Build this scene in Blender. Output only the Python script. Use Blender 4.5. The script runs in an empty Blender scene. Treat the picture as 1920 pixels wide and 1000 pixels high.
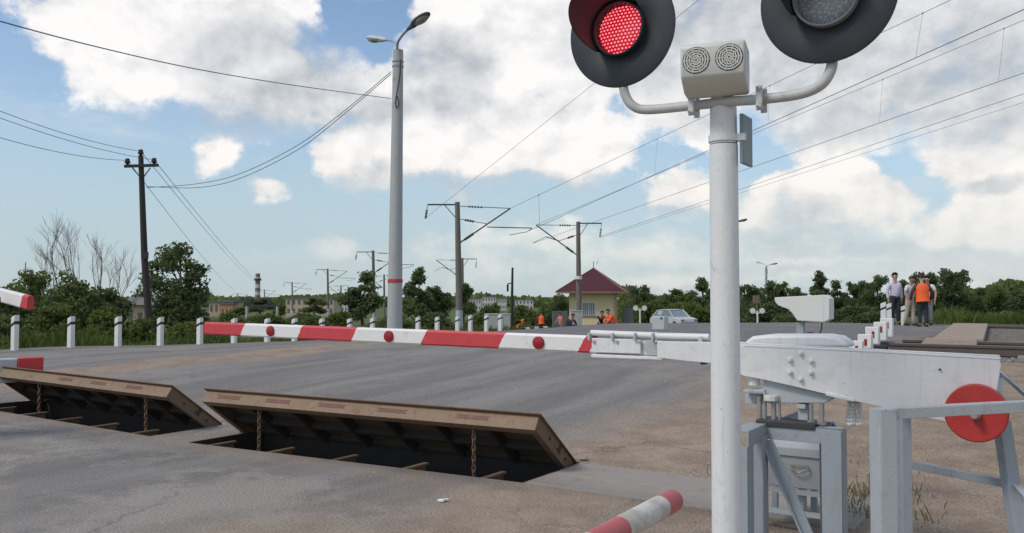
import bpy, math, random
import numpy as np
from mathutils import Vector, Matrix
random.seed(7); RNG = np.random.default_rng(11)
sc = bpy.context.scene
COL = sc.collection
R = math.radians

# ------------------------------------------------------------------ camera, sky, sun, exposure
CAM = Vector((0, 0, 1.6)); FPX = 1600.0; HORIZON = 556.0
PITCH = math.atan((HORIZON - 500) / FPX)
cd = bpy.data.cameras.new('camera'); cam = bpy.data.objects.new('camera', cd); COL.objects.link(cam)
cd.sensor_width = 36; cd.lens = 36 * FPX / 1920; cd.clip_start = 0.05; cd.clip_end = 20000
cam.location = CAM; cam.rotation_euler = (math.pi / 2 + PITCH, 0, 0); sc.camera = cam
sc.view_settings.view_transform = 'Standard'; sc.view_settings.look = 'None'
sc.view_settings.exposure = 0.12; sc.view_settings.gamma = 1.0
sc.cycles.max_bounces = 6; sc.cycles.transparent_max_bounces = 12

SUN_EL, SUN_AZ = 48, -118        # azimuth from +Y towards +X
sd = bpy.data.lights.new('sun', 'SUN'); sun = bpy.data.objects.new('sun', sd); COL.objects.link(sun)
sd.energy = 1.75; sd.angle = R(14); sd.color = (1.0, 0.93, 0.84)
sdir = Vector((math.sin(R(SUN_AZ)) * math.cos(R(SUN_EL)), math.cos(R(SUN_AZ)) * math.cos(R(SUN_EL)), math.sin(R(SUN_EL))))
sun.rotation_euler = sdir.to_track_quat('Z', 'Y').to_euler()

world = bpy.data.worlds.new('World'); sc.world = world; world.use_nodes = True
NT = world.node_tree; NT.nodes.clear()
class NB:
    """small helper for node graphs"""
    def __init__(s, nt): s.nt = nt
    def n(s, t, **k):
        x = s.nt.nodes.new(t)
        for a, b in k.items(): setattr(x, a, b)
        return x
    def put(s, sock, val):
        if hasattr(val, 'is_linked') or hasattr(val, 'links'): s.nt.links.new(val, sock)
        else: sock.default_value = val
    def m(s, op, a, b=None, c=None, clamp=False):
        x = s.n('ShaderNodeMath', operation=op, use_clamp=clamp); s.put(x.inputs[0], a)
        if b is not None: s.put(x.inputs[1], b)
        if c is not None: s.put(x.inputs[2], c)
        return x.outputs[0]
    def vm(s, op, a, b=None, out=0):
        x = s.n('ShaderNodeVectorMath', operation=op); s.put(x.inputs[0], a)
        if b is not None: s.put(x.inputs[1], b)
        return x.outputs[out]
    def noise(s, vec, scale, detail=4, rough=.55, out='Fac', dist=0.0):
        x = s.n('ShaderNodeTexNoise'); s.put(x.inputs['Vector'], vec); x.inputs['Scale'].default_value = scale
        x.inputs['Detail'].default_value = detail; x.inputs['Roughness'].default_value = rough
        x.inputs['Distortion'].default_value = dist
        return x.outputs[out]
    def smooth(s, v, a, b):
        x = s.n('ShaderNodeMapRange', interpolation_type='SMOOTHSTEP'); s.put(x.inputs[0], v)
        s.put(x.inputs[1], a); s.put(x.inputs[2], b)
        return x.outputs[0]
    def mix(s, f, a, b, bt='MIX'):
        x = s.n('ShaderNodeMix', data_type='RGBA', blend_type=bt)
        s.put(x.inputs[0], f); s.put(x.inputs[6], a if not isinstance(a, tuple) else (*a[:3], 1)); s.put(x.inputs[7], b if not isinstance(b, tuple) else (*b[:3], 1))
        return x.outputs[2]
    def sep(s, v):
        x = s.n('ShaderNodeSeparateXYZ'); s.put(x.inputs[0], v); return x.outputs
    def comb(s, a, b, c):
        x = s.n('ShaderNodeCombineXYZ')
        for i, q in enumerate((a, b, c)): s.put(x.inputs[i], q)
        return x.outputs[0]
    def link(s, a, b): s.nt.links.new(a, b)

def build_sky():
    B = NB(NT)
    d = B.n('ShaderNodeTexCoord').outputs['Generated']
    X, Y, Z = B.sep(d)
    az = B.m('ARCTAN2', X, Y); el = B.m('ARCSINE', Z)
    p0 = B.comb(az, el, 0.0)
    w1 = B.vm('MULTIPLY', B.vm('SUBTRACT', B.noise(p0, 5.0, 2, .5, out='Color'), (.5, .5, .5)), (.11, .075, 0))
    w2 = B.vm('MULTIPLY', B.vm('SUBTRACT', B.noise(p0, 19.0, 4, .6, out='Color'), (.5, .5, .5)), (.045, .04, 0))
    p = B.vm('ADD', B.vm('ADD', p0, w1), w2)
    # turbulence for the edges
    q = B.comb(az, B.m('MULTIPLY', el, 1.25), B.m('MULTIPLY', Y, .2))
    n1 = B.noise(q, 10.0, 9, .60)
    n2 = B.noise(B.vm('ADD', q, (0.010, -0.018, 0)), 10.0, 9, .60)
    nb = B.noise(q, 2.6, 3, .5)
    def puffs(vec):
        wv = B.vm('ADD', vec, B.vm('MULTIPLY', B.vm('SUBTRACT', B.noise(vec, 9, 5, .6, out='Color'), (.5, .5, .5)), (.09, .09, .09)))
        x = B.n('ShaderNodeTexVoronoi', feature='F1', normalize=True); B.link(wv, x.inputs['Vector']); x.inputs['Scale'].default_value = 13; x.inputs['Detail'].default_value = 2.0; x.inputs['Roughness'].default_value = .55
        return x.outputs['Distance']
    v1 = puffs(q); v2 = puffs(B.vm('ADD', q, (0.010, -0.016, 0)))
    def ae(px, py):
        a = math.atan((px - 960) / FPX)
        return a, math.atan((HORIZON - py) / FPX * math.cos(a))
    def field(blobs):
        acc = None
        for cx, cy, rx, ry, *amp in blobs:
            a, e = ae(cx, cy)
            v = B.vm('MULTIPLY', B.vm('SUBTRACT', p, (a, e, 0)), (FPX / rx, FPX / ry, 0))
            l = B.m('SUBTRACT', 1.0, B.vm('LENGTH', v, out=1))
            if amp: l = B.m('MULTIPLY', l, amp[0])
            acc = l if acc is None else B.m('SMOOTH_MAX', acc, l, .18)
        return acc
    cloud = [(330,70,240,120),(215,110,140,120),(480,165,270,85),(455,30,125,90),(650,185,150,65),(700,205,130,55),(170,60,90,70),
             (900,90,150,170),(1000,60,150,150),(835,170,110,100),(815,20,70,70),(1080,120,110,110),
             (700,290,120,75),(860,265,190,95),(980,240,120,90),(1100,285,130,65),(1130,262,75,60),(800,215,130,90),
             (1350,60,190,110),(1290,180,120,80),(1500,160,210,130),(1700,120,280,160),(1850,200,190,75),(1210,40,130,90),(1600,225,170,60),(1880,60,200,150),
             (1280,352,115,55,.8),
             (1575,350,95,70),(1500,350,50,45),(1545,400,120,70),(1440,420,95,70),(1625,375,75,70),(1440,370,50,45),(1500,480,190,60),(1380,455,80,55),
             (1870,390,95,110),(1800,420,60,60),(1900,340,60,60),(1745,450,60,30),(1800,285,110,50),(1890,290,90,60),(1910,470,110,90),(1780,455,90,50),(1690,490,150,35),
             (1100,470,260,60,.5),(1300,490,130,60,.5),(940,490,160,40,.4),(700,465,90,36,.4),(1250,525,170,26),(1600,520,320,24),
             (430,280,52,52,.42),(436,300,56,30,.35),(503,332,52,24,.33)]
    dark = [(500,130,190,85),(560,205,230,55),(400,222,190,34),(690,210,120,40),(830,140,95,90),(860,200,80,40),
            (830,350,280,30),(960,345,220,34),(1390,40,330,120),(1280,30,180,110),(1640,165,330,110),(1860,150,280,120),(1500,100,260,120),(1750,60,250,90),
            (1505,405,75,42),(1480,440,130,24),(1560,470,150,24),(1850,330,60,20),(1760,470,90,22),(1880,470,80,24),(1280,385,100,16),(1700,470,120,24),(1800,500,200,24),(1640,520,260,14)]
    C = field(cloud); D = field(dark)
    # generic clouds out of view, behind and above, added for the ambient light
    gen = B.m('MULTIPLY', B.m('SUBTRACT', B.noise(d, 1.9, 5, .55), .50), 2.6)
    gmask = B.m('MAXIMUM', B.smooth(Y, .35, .0), B.smooth(Z, .42, .6))
    gen = B.m('SUBTRACT', B.m('MULTIPLY', B.m('ADD', gen, 1.0), gmask), 1.0)
    C = B.m('SMOOTH_MAX', C, gen, .1)
    edge = B.m('ADD', C, B.m('MULTIPLY', B.m('SUBTRACT', n1, .52), 1.7))
    edge = B.m('ADD', edge, B.m('MULTIPLY', B.m('SUBTRACT', .33, v1), 1.1))
    edge = B.m('ADD', edge, B.m('MULTIPLY', B.m('SUBTRACT', nb, .5), .5))
    soft = B.smooth(D, -.1, .5)
    lowf = B.smooth(el, .13, .03)
    soft = B.m('MAXIMUM', soft, B.m('MULTIPLY', lowf, 1.3))
    alpha = B.smooth(edge, B.m('SUBTRACT', -.02, B.m('MULTIPLY', soft, .14)), B.m('ADD', .25, B.m('MULTIPLY', soft, .36)))
    thin = B.m('MULTIPLY', B.smooth(B.noise(B.comb(az, B.m('MULTIPLY', el, 3.2), 1.7), 4.2, 5, .6), .50, .78), .45)
    alpha = B.m('MAXIMUM', alpha, thin)
    # light and grey of the clouds
    relief = B.m('ADD', B.m('MULTIPLY', B.m('SUBTRACT', n1, n2), 1.7), B.m('MULTIPLY', B.m('SUBTRACT', v2, v1), 1.2))
    shade = B.smooth(B.m('ADD', D, B.m('ADD', B.m('MULTIPLY', B.m('SUBTRACT', n1, .5), .9), B.m('MULTIPLY', B.m('SUBTRACT', nb, .5), .8))), -.22, .58)
    lum = B.m('ADD', B.m('SUBTRACT', B.m('ADD', .82, B.m('MULTIPLY', B.smooth(edge, .05, .75), .14)), B.m('MULTIPLY', shade, .66)), relief, clamp=True)
    low = B.smooth(el, .22, .02)
    white = B.mix(low, (.93, .91, .90), (.90, .84, .77))
    grey = B.mix(low, (.45, .485, .525), (.53, .555, .58))
    ccol = B.mix(lum, grey, white)
    sky = B.n('ShaderNodeTexSky', sky_type='NISHITA'); sky.sun_disc = False
    sky.sun_elevation = R(SUN_EL); sky.sun_rotation = R(SUN_AZ); sky.air_density = 1.0; sky.dust_density = .25; sky.ozone_density = 1.0
    b1 = B.n('ShaderNodeBackground'); b1.inputs[1].default_value = SKY_STRENGTH; B.link(sky.outputs[0], b1.inputs[0])
    b2 = B.n('ShaderNodeBackground'); b2.inputs[1].default_value = 1.0; B.link(ccol, b2.inputs[0])
    # pale haze colour mixed into the sky towards the horizon
    hz = B.m('MULTIPLY', B.smooth(el, .30, .02), .85)
    b3 = B.n('ShaderNodeBackground'); b3.inputs[0].default_value = (.40, .505, .575, 1); b3.inputs[1].default_value = 1.0
    m0 = B.n('ShaderNodeMixShader'); B.link(hz, m0.inputs[0]); B.link(b1.outputs[0], m0.inputs[1]); B.link(b3.outputs[0], m0.inputs[2])
    a2 = B.m('MULTIPLY', alpha, B.m('ADD', .45, B.m('MULTIPLY', B.smooth(B.m('ADD', el, B.m('MULTIPLY', B.m('SUBTRACT', nb, .5), .09)),   .02, .13), .53)))
    m1 = B.n('ShaderNodeMixShader'); B.link(a2, m1.inputs[0]); B.link(m0.outputs[0], m1.inputs[1]); B.link(b2.outputs[0], m1.inputs[2])
    o = B.n('ShaderNodeOutputWorld'); B.link(m1.outputs[0], o.inputs[0])
SKY_STRENGTH = 0.135
build_sky()

# ------------------------------------------------------------------ place geometry: rays and the road frame
ROAD = R(33.0)                                    # the road leaves to the right of the view axis
E = Vector((math.cos(ROAD), -math.sin(ROAD), 0))  # across the road, to the right  (v)
N = Vector((math.sin(ROAD), math.cos(ROAD), 0))   # along the road, away           (u)
ZU = Vector((0, 0, 1))
FWD = Vector((0, math.cos(PITCH), math.sin(PITCH))); UP = Vector((0, -math.sin(PITCH), math.cos(PITCH)))
def ray(px, py): return FWD + Vector((1, 0, 0)) * ((px - 960) / FPX) + UP * ((500 - py) / FPX)
def F(px, py, d): return CAM + ray(px, py) * d
def PL(px, py, u):
    r = ray(px, py); return CAM + r * ((u - N.dot(CAM)) / N.dot(r))
def ZP(px, py, z):
    r = ray(px, py); return CAM + r * ((z - CAM.z) / r.z)
def W(v, u, z=0.0): return E * v + N * u + ZU * z
def vu(p): return E.dot(p), N.dot(p)

UK = [-60, 7, 11, 15, 17.5, 19, 32.5, 40, 60, 100, 300, 9000]
VK = [-9000, -40, -27, -23, -20.6, -16, -8, -3, 5, 14, 60, 9000]
HT = {  # height of the ground, rows along u
 -9000:[-1.2]*7 + [-1.2,-1.5,-2.5,-9.0,-9.0],
 -40: [-1.2]*7 + [-1.2,-1.5,-2.5,-9.0,-9.0],
 -27: [-.6,-.5,-.5,-.6,-.7,-.7,-.8,-.9,-1.2,-2,-9,-9],
 -23: [0,.15,.05,-.1,-.15,-.2,-.25,-.4,-.7,-1.5,-8,-9],
 -20.6:[.1,.35,.40,.27,.22,.18,.05,-.1,-.6,-1,-6,-9],
 -16: [.02,.10,.28,.34,.38,.42,.46,.25,-.55,-1,-1,-1],
 -8: [0,0,.20,.42,.56,.63,.64,.3,-.55,-1,-1,-1],
 -3: [0,0,.16,.40,.53,.60,.64,.3,-.5,-1,-1,-1],
 5: [0,0,.03,.12,.34,.53,.53,.30,-.3,-.8,-1,-1],
 14: [0,0,.03,.12,.34,.53,.53,.45,-.1,-.6,-1,-1],
 60: [0,0,.03,.12,.34,.53,.53,.45,-.1,-.6,-1,-1],
 9000:[0,0,0,.1,.2,.3,.3,.2,-.1,-.6,-1,-1]}
HA = np.array([HT[k] for k in VK])
def sstep(t): return t * t * (3 - 2 * t)
def hgt(v, u):
    i = min(max(np.searchsorted(VK, v) - 1, 0), len(VK) - 2); j = min(max(np.searchsorted(UK, u) - 1, 0), len(UK) - 2)
    a = min(max((v - VK[i]) / (VK[i+1] - VK[i]), 0), 1); b = min(max((u - UK[j]) / (UK[j+1] - UK[j]), 0), 1)
    b = .5 * b + .5 * sstep(b)
    return float((HA[i, j] * (1-a) + HA[i+1, j] * a) * (1-b) + (HA[i, j+1] * (1-a) + HA[i+1, j+1] * a) * b)
def hw(p):
    v, u = vu(p); return hgt(v, u)
def on_ground(p): return Vector((p.x, p.y, hw(p)))
def GD(px, d):                                     # ground point in pixel column px at depth d
    return on_ground(F(px, HORIZON, d))
def GP(px, py):                                    # ground point seen at a pixel
    z = 0.0
    for _ in range(30):
        p = ZP(px, py, z); z = .5 * z + .5 * hw(p)
    return p

# ------------------------------------------------------------------ materials
MATS = {}
def mat(name, col, rough=.6, metal=0.0, var=.12, scale=6.0, bump=0.0, bscale=60.0, dirt=None, dscale=3.0, damt=.5, spec=.4, streak=0.0):
    if name in MATS: return MATS[name]
    m = bpy.data.materials.new(name); m.use_nodes = True; nt = m.node_tree; B = NB(nt)
    bs = nt.nodes['Principled BSDF']; bs.inputs['Roughness'].default_value = rough; bs.inputs['Metallic'].default_value = metal
    bs.inputs['Specular IOR Level'].default_value = spec
    tc = B.n('ShaderNodeTexCoord').outputs['Object']
    f = B.noise(tc, scale, 5, .6)
    c = B.mix(f, tuple(x * (1 - var) for x in col), tuple(min(1, x * (1 + var)) for x in col))
    if dirt:
        g = B.smooth(B.noise(tc, dscale, 6, .65, dist=.3), .56, .70)
        c = B.mix(B.m('MULTIPLY', g, damt), c, dirt)
    if streak:
        X, Y, Z = B.sep(tc); sv = B.comb(B.m('MULTIPLY', X, 22), B.m('MULTIPLY', Y, 22), B.m('MULTIPLY', Z, 1.6))
        g2 = B.m('MULTIPLY', B.smooth(B.noise(sv, 1.0, 6, .7), .52, .72), streak); c = B.mix(g2, c, dirt or tuple(q * .5 for q in col))
        chip = B.smooth(B.noise(tc, 45, 4, .7), .66, .70); c = B.mix(B.m('MULTIPLY', chip, min(1, streak * 2)), c, (.20, .13, .09))
    B.link(c, bs.inputs['Base Color'])
    B.link(B.m('ADD', rough - .1, B.m('MULTIPLY', f, .2)), bs.inputs['Roughness'])
    if bump:
        bn = B.n('ShaderNodeBump'); bn.inputs['Strength'].default_value = bump; bn.inputs['Distance'].default_value = .01
        B.link(B.noise(tc, bscale, 3, .6), bn.inputs['Height']); B.link(bn.outputs[0], bs.inputs['Normal'])
    MATS[name] = m; return m

WHITE = mat('white_paint', (.70, .71, .70), .5, var=.06, dirt=(.45, .42, .37), dscale=5, damt=.25, bump=.2, bscale=25, streak=.35)
MASTW = mat('mast_paint', (.70, .71, .70), .5, var=.05, dirt=(.42, .40, .36), dscale=9, damt=.3, bump=.22, bscale=30, streak=.4)
GREYP = mat('grey_paint', (.31, .35, .38), .5, var=.08, dirt=(.24, .21, .18), dscale=6, damt=.4, bump=.25, bscale=30, streak=.5)
LGREY = mat('light_grey_paint', (.42, .45, .47), .5, var=.06, dirt=(.25, .23, .2), dscale=6, damt=.4)
STEEL = mat('galvanised_steel', (.36, .36, .35), .45, .5, var=.15, scale=20, dirt=(.2, .17, .14), dscale=12)
TUBEM = mat('painted_tube', (.50, .51, .50), .5, var=.1, dirt=(.25, .22, .19), dscale=14, damt=.5)
DARKM = mat('dark_metal', (.045, .045, .048), .55, var=.2)
BLACK = mat('black_enamel', (.028, .032, .038), .45, var=.2, scale=4, dirt=(.05, .04, .035), dscale=5)
BLACKP = mat('black_paint', (.03, .03, .032), .6)
RED = mat('red_paint', (.50, .045, .05), .5, var=.12, dirt=(.3, .04, .04), dscale=6, damt=.5)
REDDISC = mat('red_disc_paint', (.43, .036, .032), .5, var=.18, dirt=(.20, .05, .045), dscale=9, damt=.6, bump=.3, bscale=40)
CONC = mat('pole_concrete', (.40, .41, .41), .8, var=.08, scale=3, dirt=(.30, .29, .27), dscale=2, damt=.4, bump=.2, bscale=40)
MASTC = mat('old_concrete', (.17, .155, .14), .9, var=.2, scale=2)
PAINTB = mat('grey_blue_base_paint', (.40, .44, .47), .7)
SLAB = mat('slab_concrete', (.31, .275, .24), .9, var=.12, scale=5, dirt=(.20, .16, .12), dscale=2.5, damt=.6, bump=.5, bscale=50)
RUST = mat('rusty_steel', (.17, .115, .075), .8, .1, var=.25, scale=8, dirt=(.10, .055, .03), dscale=6, damt=.7, bump=.4, bscale=40)
FASC = mat('worn_tan_steel', (.235, .165, .108), .65, .1, var=.35, scale=5, dirt=(.15, .075, .04), dscale=3, damt=.7, bump=.4, bscale=50, streak=.7)
DKRUST = mat('dark_rusty_steel', (.05, .042, .036), .85, var=.3, scale=8)
STRIPE = mat('faded_red_reflector', (.16, .065, .045), .6, var=.5, scale=12, dirt=(.26, .17, .10), dscale=9, damt=.8)
CREAM = mat('cream_plastic', (.60, .60, .56), .5, var=.05, dirt=(.35, .33, .28), dscale=8, damt=.35)
POSTW = mat('post_white', (.70, .70, .68), .6, var=.08, dirt=(.38, .34, .29), dscale=5, damt=.5, streak=.3)
WOODP = mat('tarred_wood', (.045, .040, .036), .9, var=.3, scale=8)
INSUL = mat('dark_insulator', (.02, .016, .016), .3)
WIREM = mat('wire_metal', (.13, .135, .14), .6)
TREAD = mat('crossing_deck', (.155, .145, .14), .85, var=.25, scale=3, dirt=(.24, .2, .17), dscale=2, damt=.5, bump=.4)
PLANK = mat('deck_planks', (.33, .265, .21), .85, var=.2, scale=6, dirt=(.2, .14, .1), dscale=3, bump=.4)
RAILM = mat('rail_steel', (.12, .095, .08), .6, .3, var=.2)
RAILT = mat('rail_top', (.34, .35, .36), .35, .8, var=.1)
SLEEP = mat('sleeper_concrete', (.26, .24, .22), .9, var=.15)
ROOF = mat('red_roof_metal', (.078, .018, .024), .5, var=.12, scale=3)
YWALL = mat('yellow_wall', (.70, .60, .39), .8, var=.1, scale=2)
FENCEM = mat('grey_fence_sheet', (.22, .25, .26), .6, var=.12)
GLASS = mat('window_glass', (.20, .25, .30), .12, var=.2, scale=2, spec=.8)
PWHITE = mat('frame_white', (.6, .6, .58), .5)
CABG = mat('cabinet_grey', (.38, .40, .40), .6, var=.06)
CARW = mat('car_paint', (.50, .53, .52), .3, var=.03, spec=.6)
TYRE = mat('tyre_rubber', (.02, .02, .02), .8)
LITTER = mat('white_litter', (.75, .75, .73), .7)

def striped(name, period_fn):
    return None

def lamp_lens_mat():
    m = bpy.data.materials.new('lit_red_lens'); m.use_nodes = True; B = NB(m.node_tree); bs = m.node_tree.nodes['Principled BSDF']
    tc = B.n('ShaderNodeTexCoord').outputs['Object']; X, Y, Z = B.sep(tc)
    P = .0205
    row = B.m('FLOOR', B.m('DIVIDE', Z, P * .88)); off = B.m('MULTIPLY', B.m('MODULO', B.m('ABSOLUTE', row), 2.0), .5)
    fx = B.m('SUBTRACT', B.m('FRACT', B.m('ADD', B.m('DIVIDE', X, P), off)), .5); fz = B.m('SUBTRACT', B.m('FRACT', B.m('DIVIDE', Z, P * .88)), .5)
    rr = B.m('SQRT', B.m('ADD', B.m('MULTIPLY', fx, fx), B.m('MULTIPLY', fz, fz)))
    dot = B.smooth(rr, .42, .16)
    col = B.mix(dot, (.42, .004, .012), (1.0, .16, .20))
    bs.inputs['Base Color'].default_value = (.25, .01, .01, 1); bs.inputs['Roughness'].default_value = .3
    B.link(col, bs.inputs['Emission Color']); B.link(B.m('ADD', .75, B.m('MULTIPLY', dot, 1.3)), bs.inputs['Emission Strength'])
    return m
def dull_lens_mat():
    m = bpy.data.materials.new('unlit_lens'); m.use_nodes = True; B = NB(m.node_tree); bs = m.node_tree.nodes['Principled BSDF']
    tc = B.n('ShaderNodeTexCoord').outputs['Object']
    vo = B.n('ShaderNodeTexVoronoi'); B.link(tc, vo.inputs['Vector']); vo.inputs['Scale'].default_value = 75
    c = B.mix(B.smooth(vo.outputs['Distance'], .1, .6), (.48, .51, .52), (.26, .28, .29))
    B.link(c, bs.inputs['Base Color']); bs.inputs['Roughness'].default_value = .25
    return m
LENS_RED = lamp_lens_mat(); LENS_GREY = dull_lens_mat()

# ------------------------------------------------------------------ mesh builder
ROOTM = {}
class MB:
    def __init__(s): s.v = []; s.f = []; s.mi = []; s.cur = 0
    def add(s, vs, fs):
        o = len(s.v); s.v += [Vector(p) for p in vs]
        for f in fs: s.f.append([i + o for i in f]); s.mi.append(s.cur)
    def box(s, c, size, M=None):
        x, y, z = (q / 2 for q in size); c = Vector(c)
        ps = [Vector((a * x, b * y, d * z)) for a in (-1, 1) for b in (-1, 1) for d in (-1, 1)]
        if M is not None: ps = [M @ p for p in ps]
        s.add([c + p for p in ps], [(0,1,3,2),(4,6,7,5),(0,4,5,1),(2,3,7,6),(0,2,6,4),(1,5,7,3)]); return s
    def fbox(s, c, ex, ey, ez, sx, sy, sz):
        M = Matrix((ex, ey, ez)).transposed(); return s.box(c, (sx, sy, sz), M)
    def beam(s, a, b, w, h, up=ZU):
        a = Vector(a); b = Vector(b); d = (b - a); L = d.length; d.normalize()
        sx = d.cross(up)
        if sx.length < 1e-4: sx = d.cross(Vector((1, 0, 0)))
        sx.normalize(); uz = sx.cross(d).normalized()
        return s.fbox((a + b) / 2, d, sx, uz, L, w, h)
    def tube(s, pts, r, n=10, caps=True):
        pts = [Vector(p) for p in pts]; k = len(pts); rs = r if isinstance(r, (list, tuple)) else [r] * k
        o = len(s.v); prev = None
        for i, p in enumerate(pts):
            t = (pts[min(i+1, k-1)] - pts[max(i-1, 0)]).normalized()
            if prev is None:
                a = t.cross(ZU)
                if a.length < 1e-3: a = t.cross(Vector((1, 0, 0)))
            else: a = prev - t * prev.dot(t)
            a.normalize(); prev = a; b = t.cross(a)
            for j in range(n):
                g = 2 * math.pi * j / n; s.v.append(p + (a * math.cos(g) + b * math.sin(g)) * rs[i])
        for i in range(k - 1):
            for j in range(n):
                j2 = (j + 1) % n; s.f.append([o+i*n+j, o+i*n+j2, o+(i+1)*n+j2, o+(i+1)*n+j]); s.mi.append(s.cur)
        if caps:
            s.f.append([o + j for j in range(n)][::-1]); s.mi.append(s.cur)
            s.f.append([o + (k-1)*n + j for j in range(n)]); s.mi.append(s.cur)
        return s
    def prism(s, poly, ext):
        n = len(poly); poly = [Vector(p) for p in poly]; ext = Vector(ext)
        s.add(poly + [p + ext for p in poly], [list(range(n))[::-1], [n + i for i in range(n)]] + [[i, (i+1) % n, n + (i+1) % n, n + i] for i in range(n)]); return s
    def lathe(s, c, ax, prof, n=32, a0=0, a1=2*math.pi, ref=None):
        """prof: (radius, distance along ax)"""
        c = Vector(c); ax = Vector(ax).normalized(); x = Vector(ref) if ref is not None else ax.cross(ZU)
        if x.length < 1e-3: x = Vector((1, 0, 0))
        x = (x - ax * x.dot(ax)).normalized(); y = ax.cross(x); full = abs(a1 - a0 - 2*math.pi) < 1e-6
        m = n if full else n + 1; o = len(s.v)
        for i in range(m):
            g = a0 + (a1 - a0) * i / n
            for r, t in prof: s.v.append(c + ax * t + (x * math.cos(g) + y * math.sin(g)) * r)
        k = len(prof)
        for i in range(n):
            i2 = (i + 1) % m
            for j in range(k - 1):
                s.f.append([o+i*k+j, o+i2*k+j, o+i2*k+j+1, o+i*k+j+1]); s.mi.append(s.cur)
        return s
    def ball(s, c, r, seg=12, sc3=(1, 1, 1), M=None):
        c = Vector(c); o = len(s.v); rings = seg // 2
        for i in range(rings + 1):
            t = math.pi * i / rings
            for j in range(seg):
                g = 2*math.pi*j/seg; p = Vector((math.sin(t)*math.cos(g)*r*sc3[0], math.sin(t)*math.sin(g)*r*sc3[1], math.cos(t)*r*sc3[2]))
                s.v.append(c + (M @ p if M is not None else p))
        for i in range(rings):
            for j in range(seg):
                j2 = (j+1) % seg; s.f.append([o+i*seg+j, o+(i+1)*seg+j, o+(i+1)*seg+j2, o+i*seg+j2]); s.mi.append(s.cur)
        return s
    def build(s, name, material, parent=None, base=None, rotz=0.0, smooth=True, bevel=0, angle=38):
        if parent is not None: M = ROOTM[parent.name]
        else: M = Matrix.Translation(Vector(base) if base is not None else Vector((0, 0, 0))) @ Matrix.Rotation(rotz, 4, 'Z')
        I = M.inverted(); me = bpy.data.meshes.new(name)
        me.from_pydata([tuple(I @ p) for p in s.v], [], s.f); me.update()
        for m in (material if isinstance(material, (list, tuple)) else [material]): me.materials.append(m)
        if max(s.mi, default=0) > 0: me.polygons.foreach_set('material_index', s.mi)
        if smooth:
            me.polygons.foreach_set('use_smooth', [True] * len(me.polygons)); me.set_sharp_from_angle(angle=R(angle))
        o = bpy.data.objects.new(name, me); COL.objects.link(o)
        if parent is not None: o.parent = parent
        else: o.matrix_world = M
        ROOTM[o.name] = M
        if bevel:
            b = o.modifiers.new('bevel', 'BEVEL'); b.width = bevel; b.segments = 2; b.limit_method = 'ANGLE'; b.angle_limit = R(40); b.harden_normals = False
        return o
def tag(o, label=None, cat=None, group=None, kind=None):
    if label: o['label'] = label
    if cat: o['category'] = cat
    if group: o['group'] = group
    if kind: o['kind'] = kind
    return o
def thing(name, label, cat, loc=(0, 0, 0), rotz=0.0, group=None):
    o = bpy.data.objects.new(name, None); COL.objects.link(o); o.empty_display_size = .1
    o.location = loc; o.rotation_euler = (0, 0, rotz)
    ROOTM[o.name] = Matrix.Translation(Vector(loc)) @ Matrix.Rotation(rotz, 4, 'Z')
    return tag(o, label, cat, group)
def copy_tree(o, parent=None):
    c = o.copy(); COL.objects.link(c)
    if parent is not None: c.parent = parent
    for ch in list(o.children): copy_tree(ch, c)
    return c
def dup(o, loc, rotz=0.0, scale=1.0, label=None, group=None):
    c = copy_tree(o); c.location = loc; c.rotation_euler = (0, 0, rotz)
    c.scale = scale if isinstance(scale, tuple) else (scale,) * 3
    if label: c['label'] = label
    if group: c['group'] = group
    return c
def spline(pts, n=6):
    pts = [Vector(p) for p in pts]; out = []
    for i in range(len(pts) - 1):
        p0 = pts[max(i-1, 0)]; p1 = pts[i]; p2 = pts[i+1]; p3 = pts[min(i+2, len(pts)-1)]
        for k in range(n):
            t = k / n
            out.append(.5 * ((2*p1) + (p2-p0)*t + (2*p0-5*p1+4*p2-p3)*t*t + (3*p1-p0-3*p2+p3)*t**3))
    return out + [pts[-1]]
# ------------------------------------------------------------------ ground, road, pits
PITS = [(-8.10, -3.95), (-12.9, -8.78)]; PU0, PU1 = 6.25, 7.30
def warp(v, u):
    k = sstep(min(max((u - 2) / 3, 0), 1)) * (1 - sstep(min(max((u - 8.5) / 3, 0), 1)))
    return u + .07 * min(max(v + 3.95, -4.3), 0) * k
def spaced(dense, far):
    out = list(dense); a, st = dense[0], dense[1] - dense[0]
    while a > -far: st *= 1.35; a -= st; out.insert(0, a)
    a, st = dense[-1], dense[-1] - dense[-2]
    while a < far: st *= 1.35; a += st; out.append(a)
    return out
vl = sorted(set([round(x, 3) for x in np.arange(-27, 16, .34)] + [-8.10, -3.95, -12.9, -8.78, -20.3, -2.9]))
ul = sorted(set([round(x, 3) for x in np.arange(-3, 13, .26)] + [round(x, 3) for x in np.arange(13, 40, .45)] + [PU0, PU1, 17.0, 33.6]))
vl = spaced(vl, 9000); ul = spaced(ul, 9000)
def zone(v, u):
    if PU0 < u < PU1 and any(a < v < b for a, b in PITS): return None
    if -20.3 < v < -2.9 and -40 < u < 58: return 'crossing_deck' if 17 < u < 33.6 else 'road'
    if 17 < u < 33.6 and -400 < v < 400: return 'ballast'
    if v > -2.9 and u <= 17 and v < 30: return 'dirt_verge'
    return 'grass_field'
zones = {}
verts = {}
def bump_amp(v, u):
    z = hgt(v, u)
    if v > -2.0 and u < 16.5 and v < 40: z += .035 * math.sin(v*2.3 + math.sin(u*1.7)) * math.sin(u*1.9 + 1.3*math.sin(v*1.1)) * min(1, (v+2)/2)
    if -19.5 < v < -14 and 6 < u < 16.8:  z += .05 * max(0, 1 - abs(v + 15.3 + .4*math.sin(u*.9)) / .5) * (1 + .5*math.sin(u*5))
    return z
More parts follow.
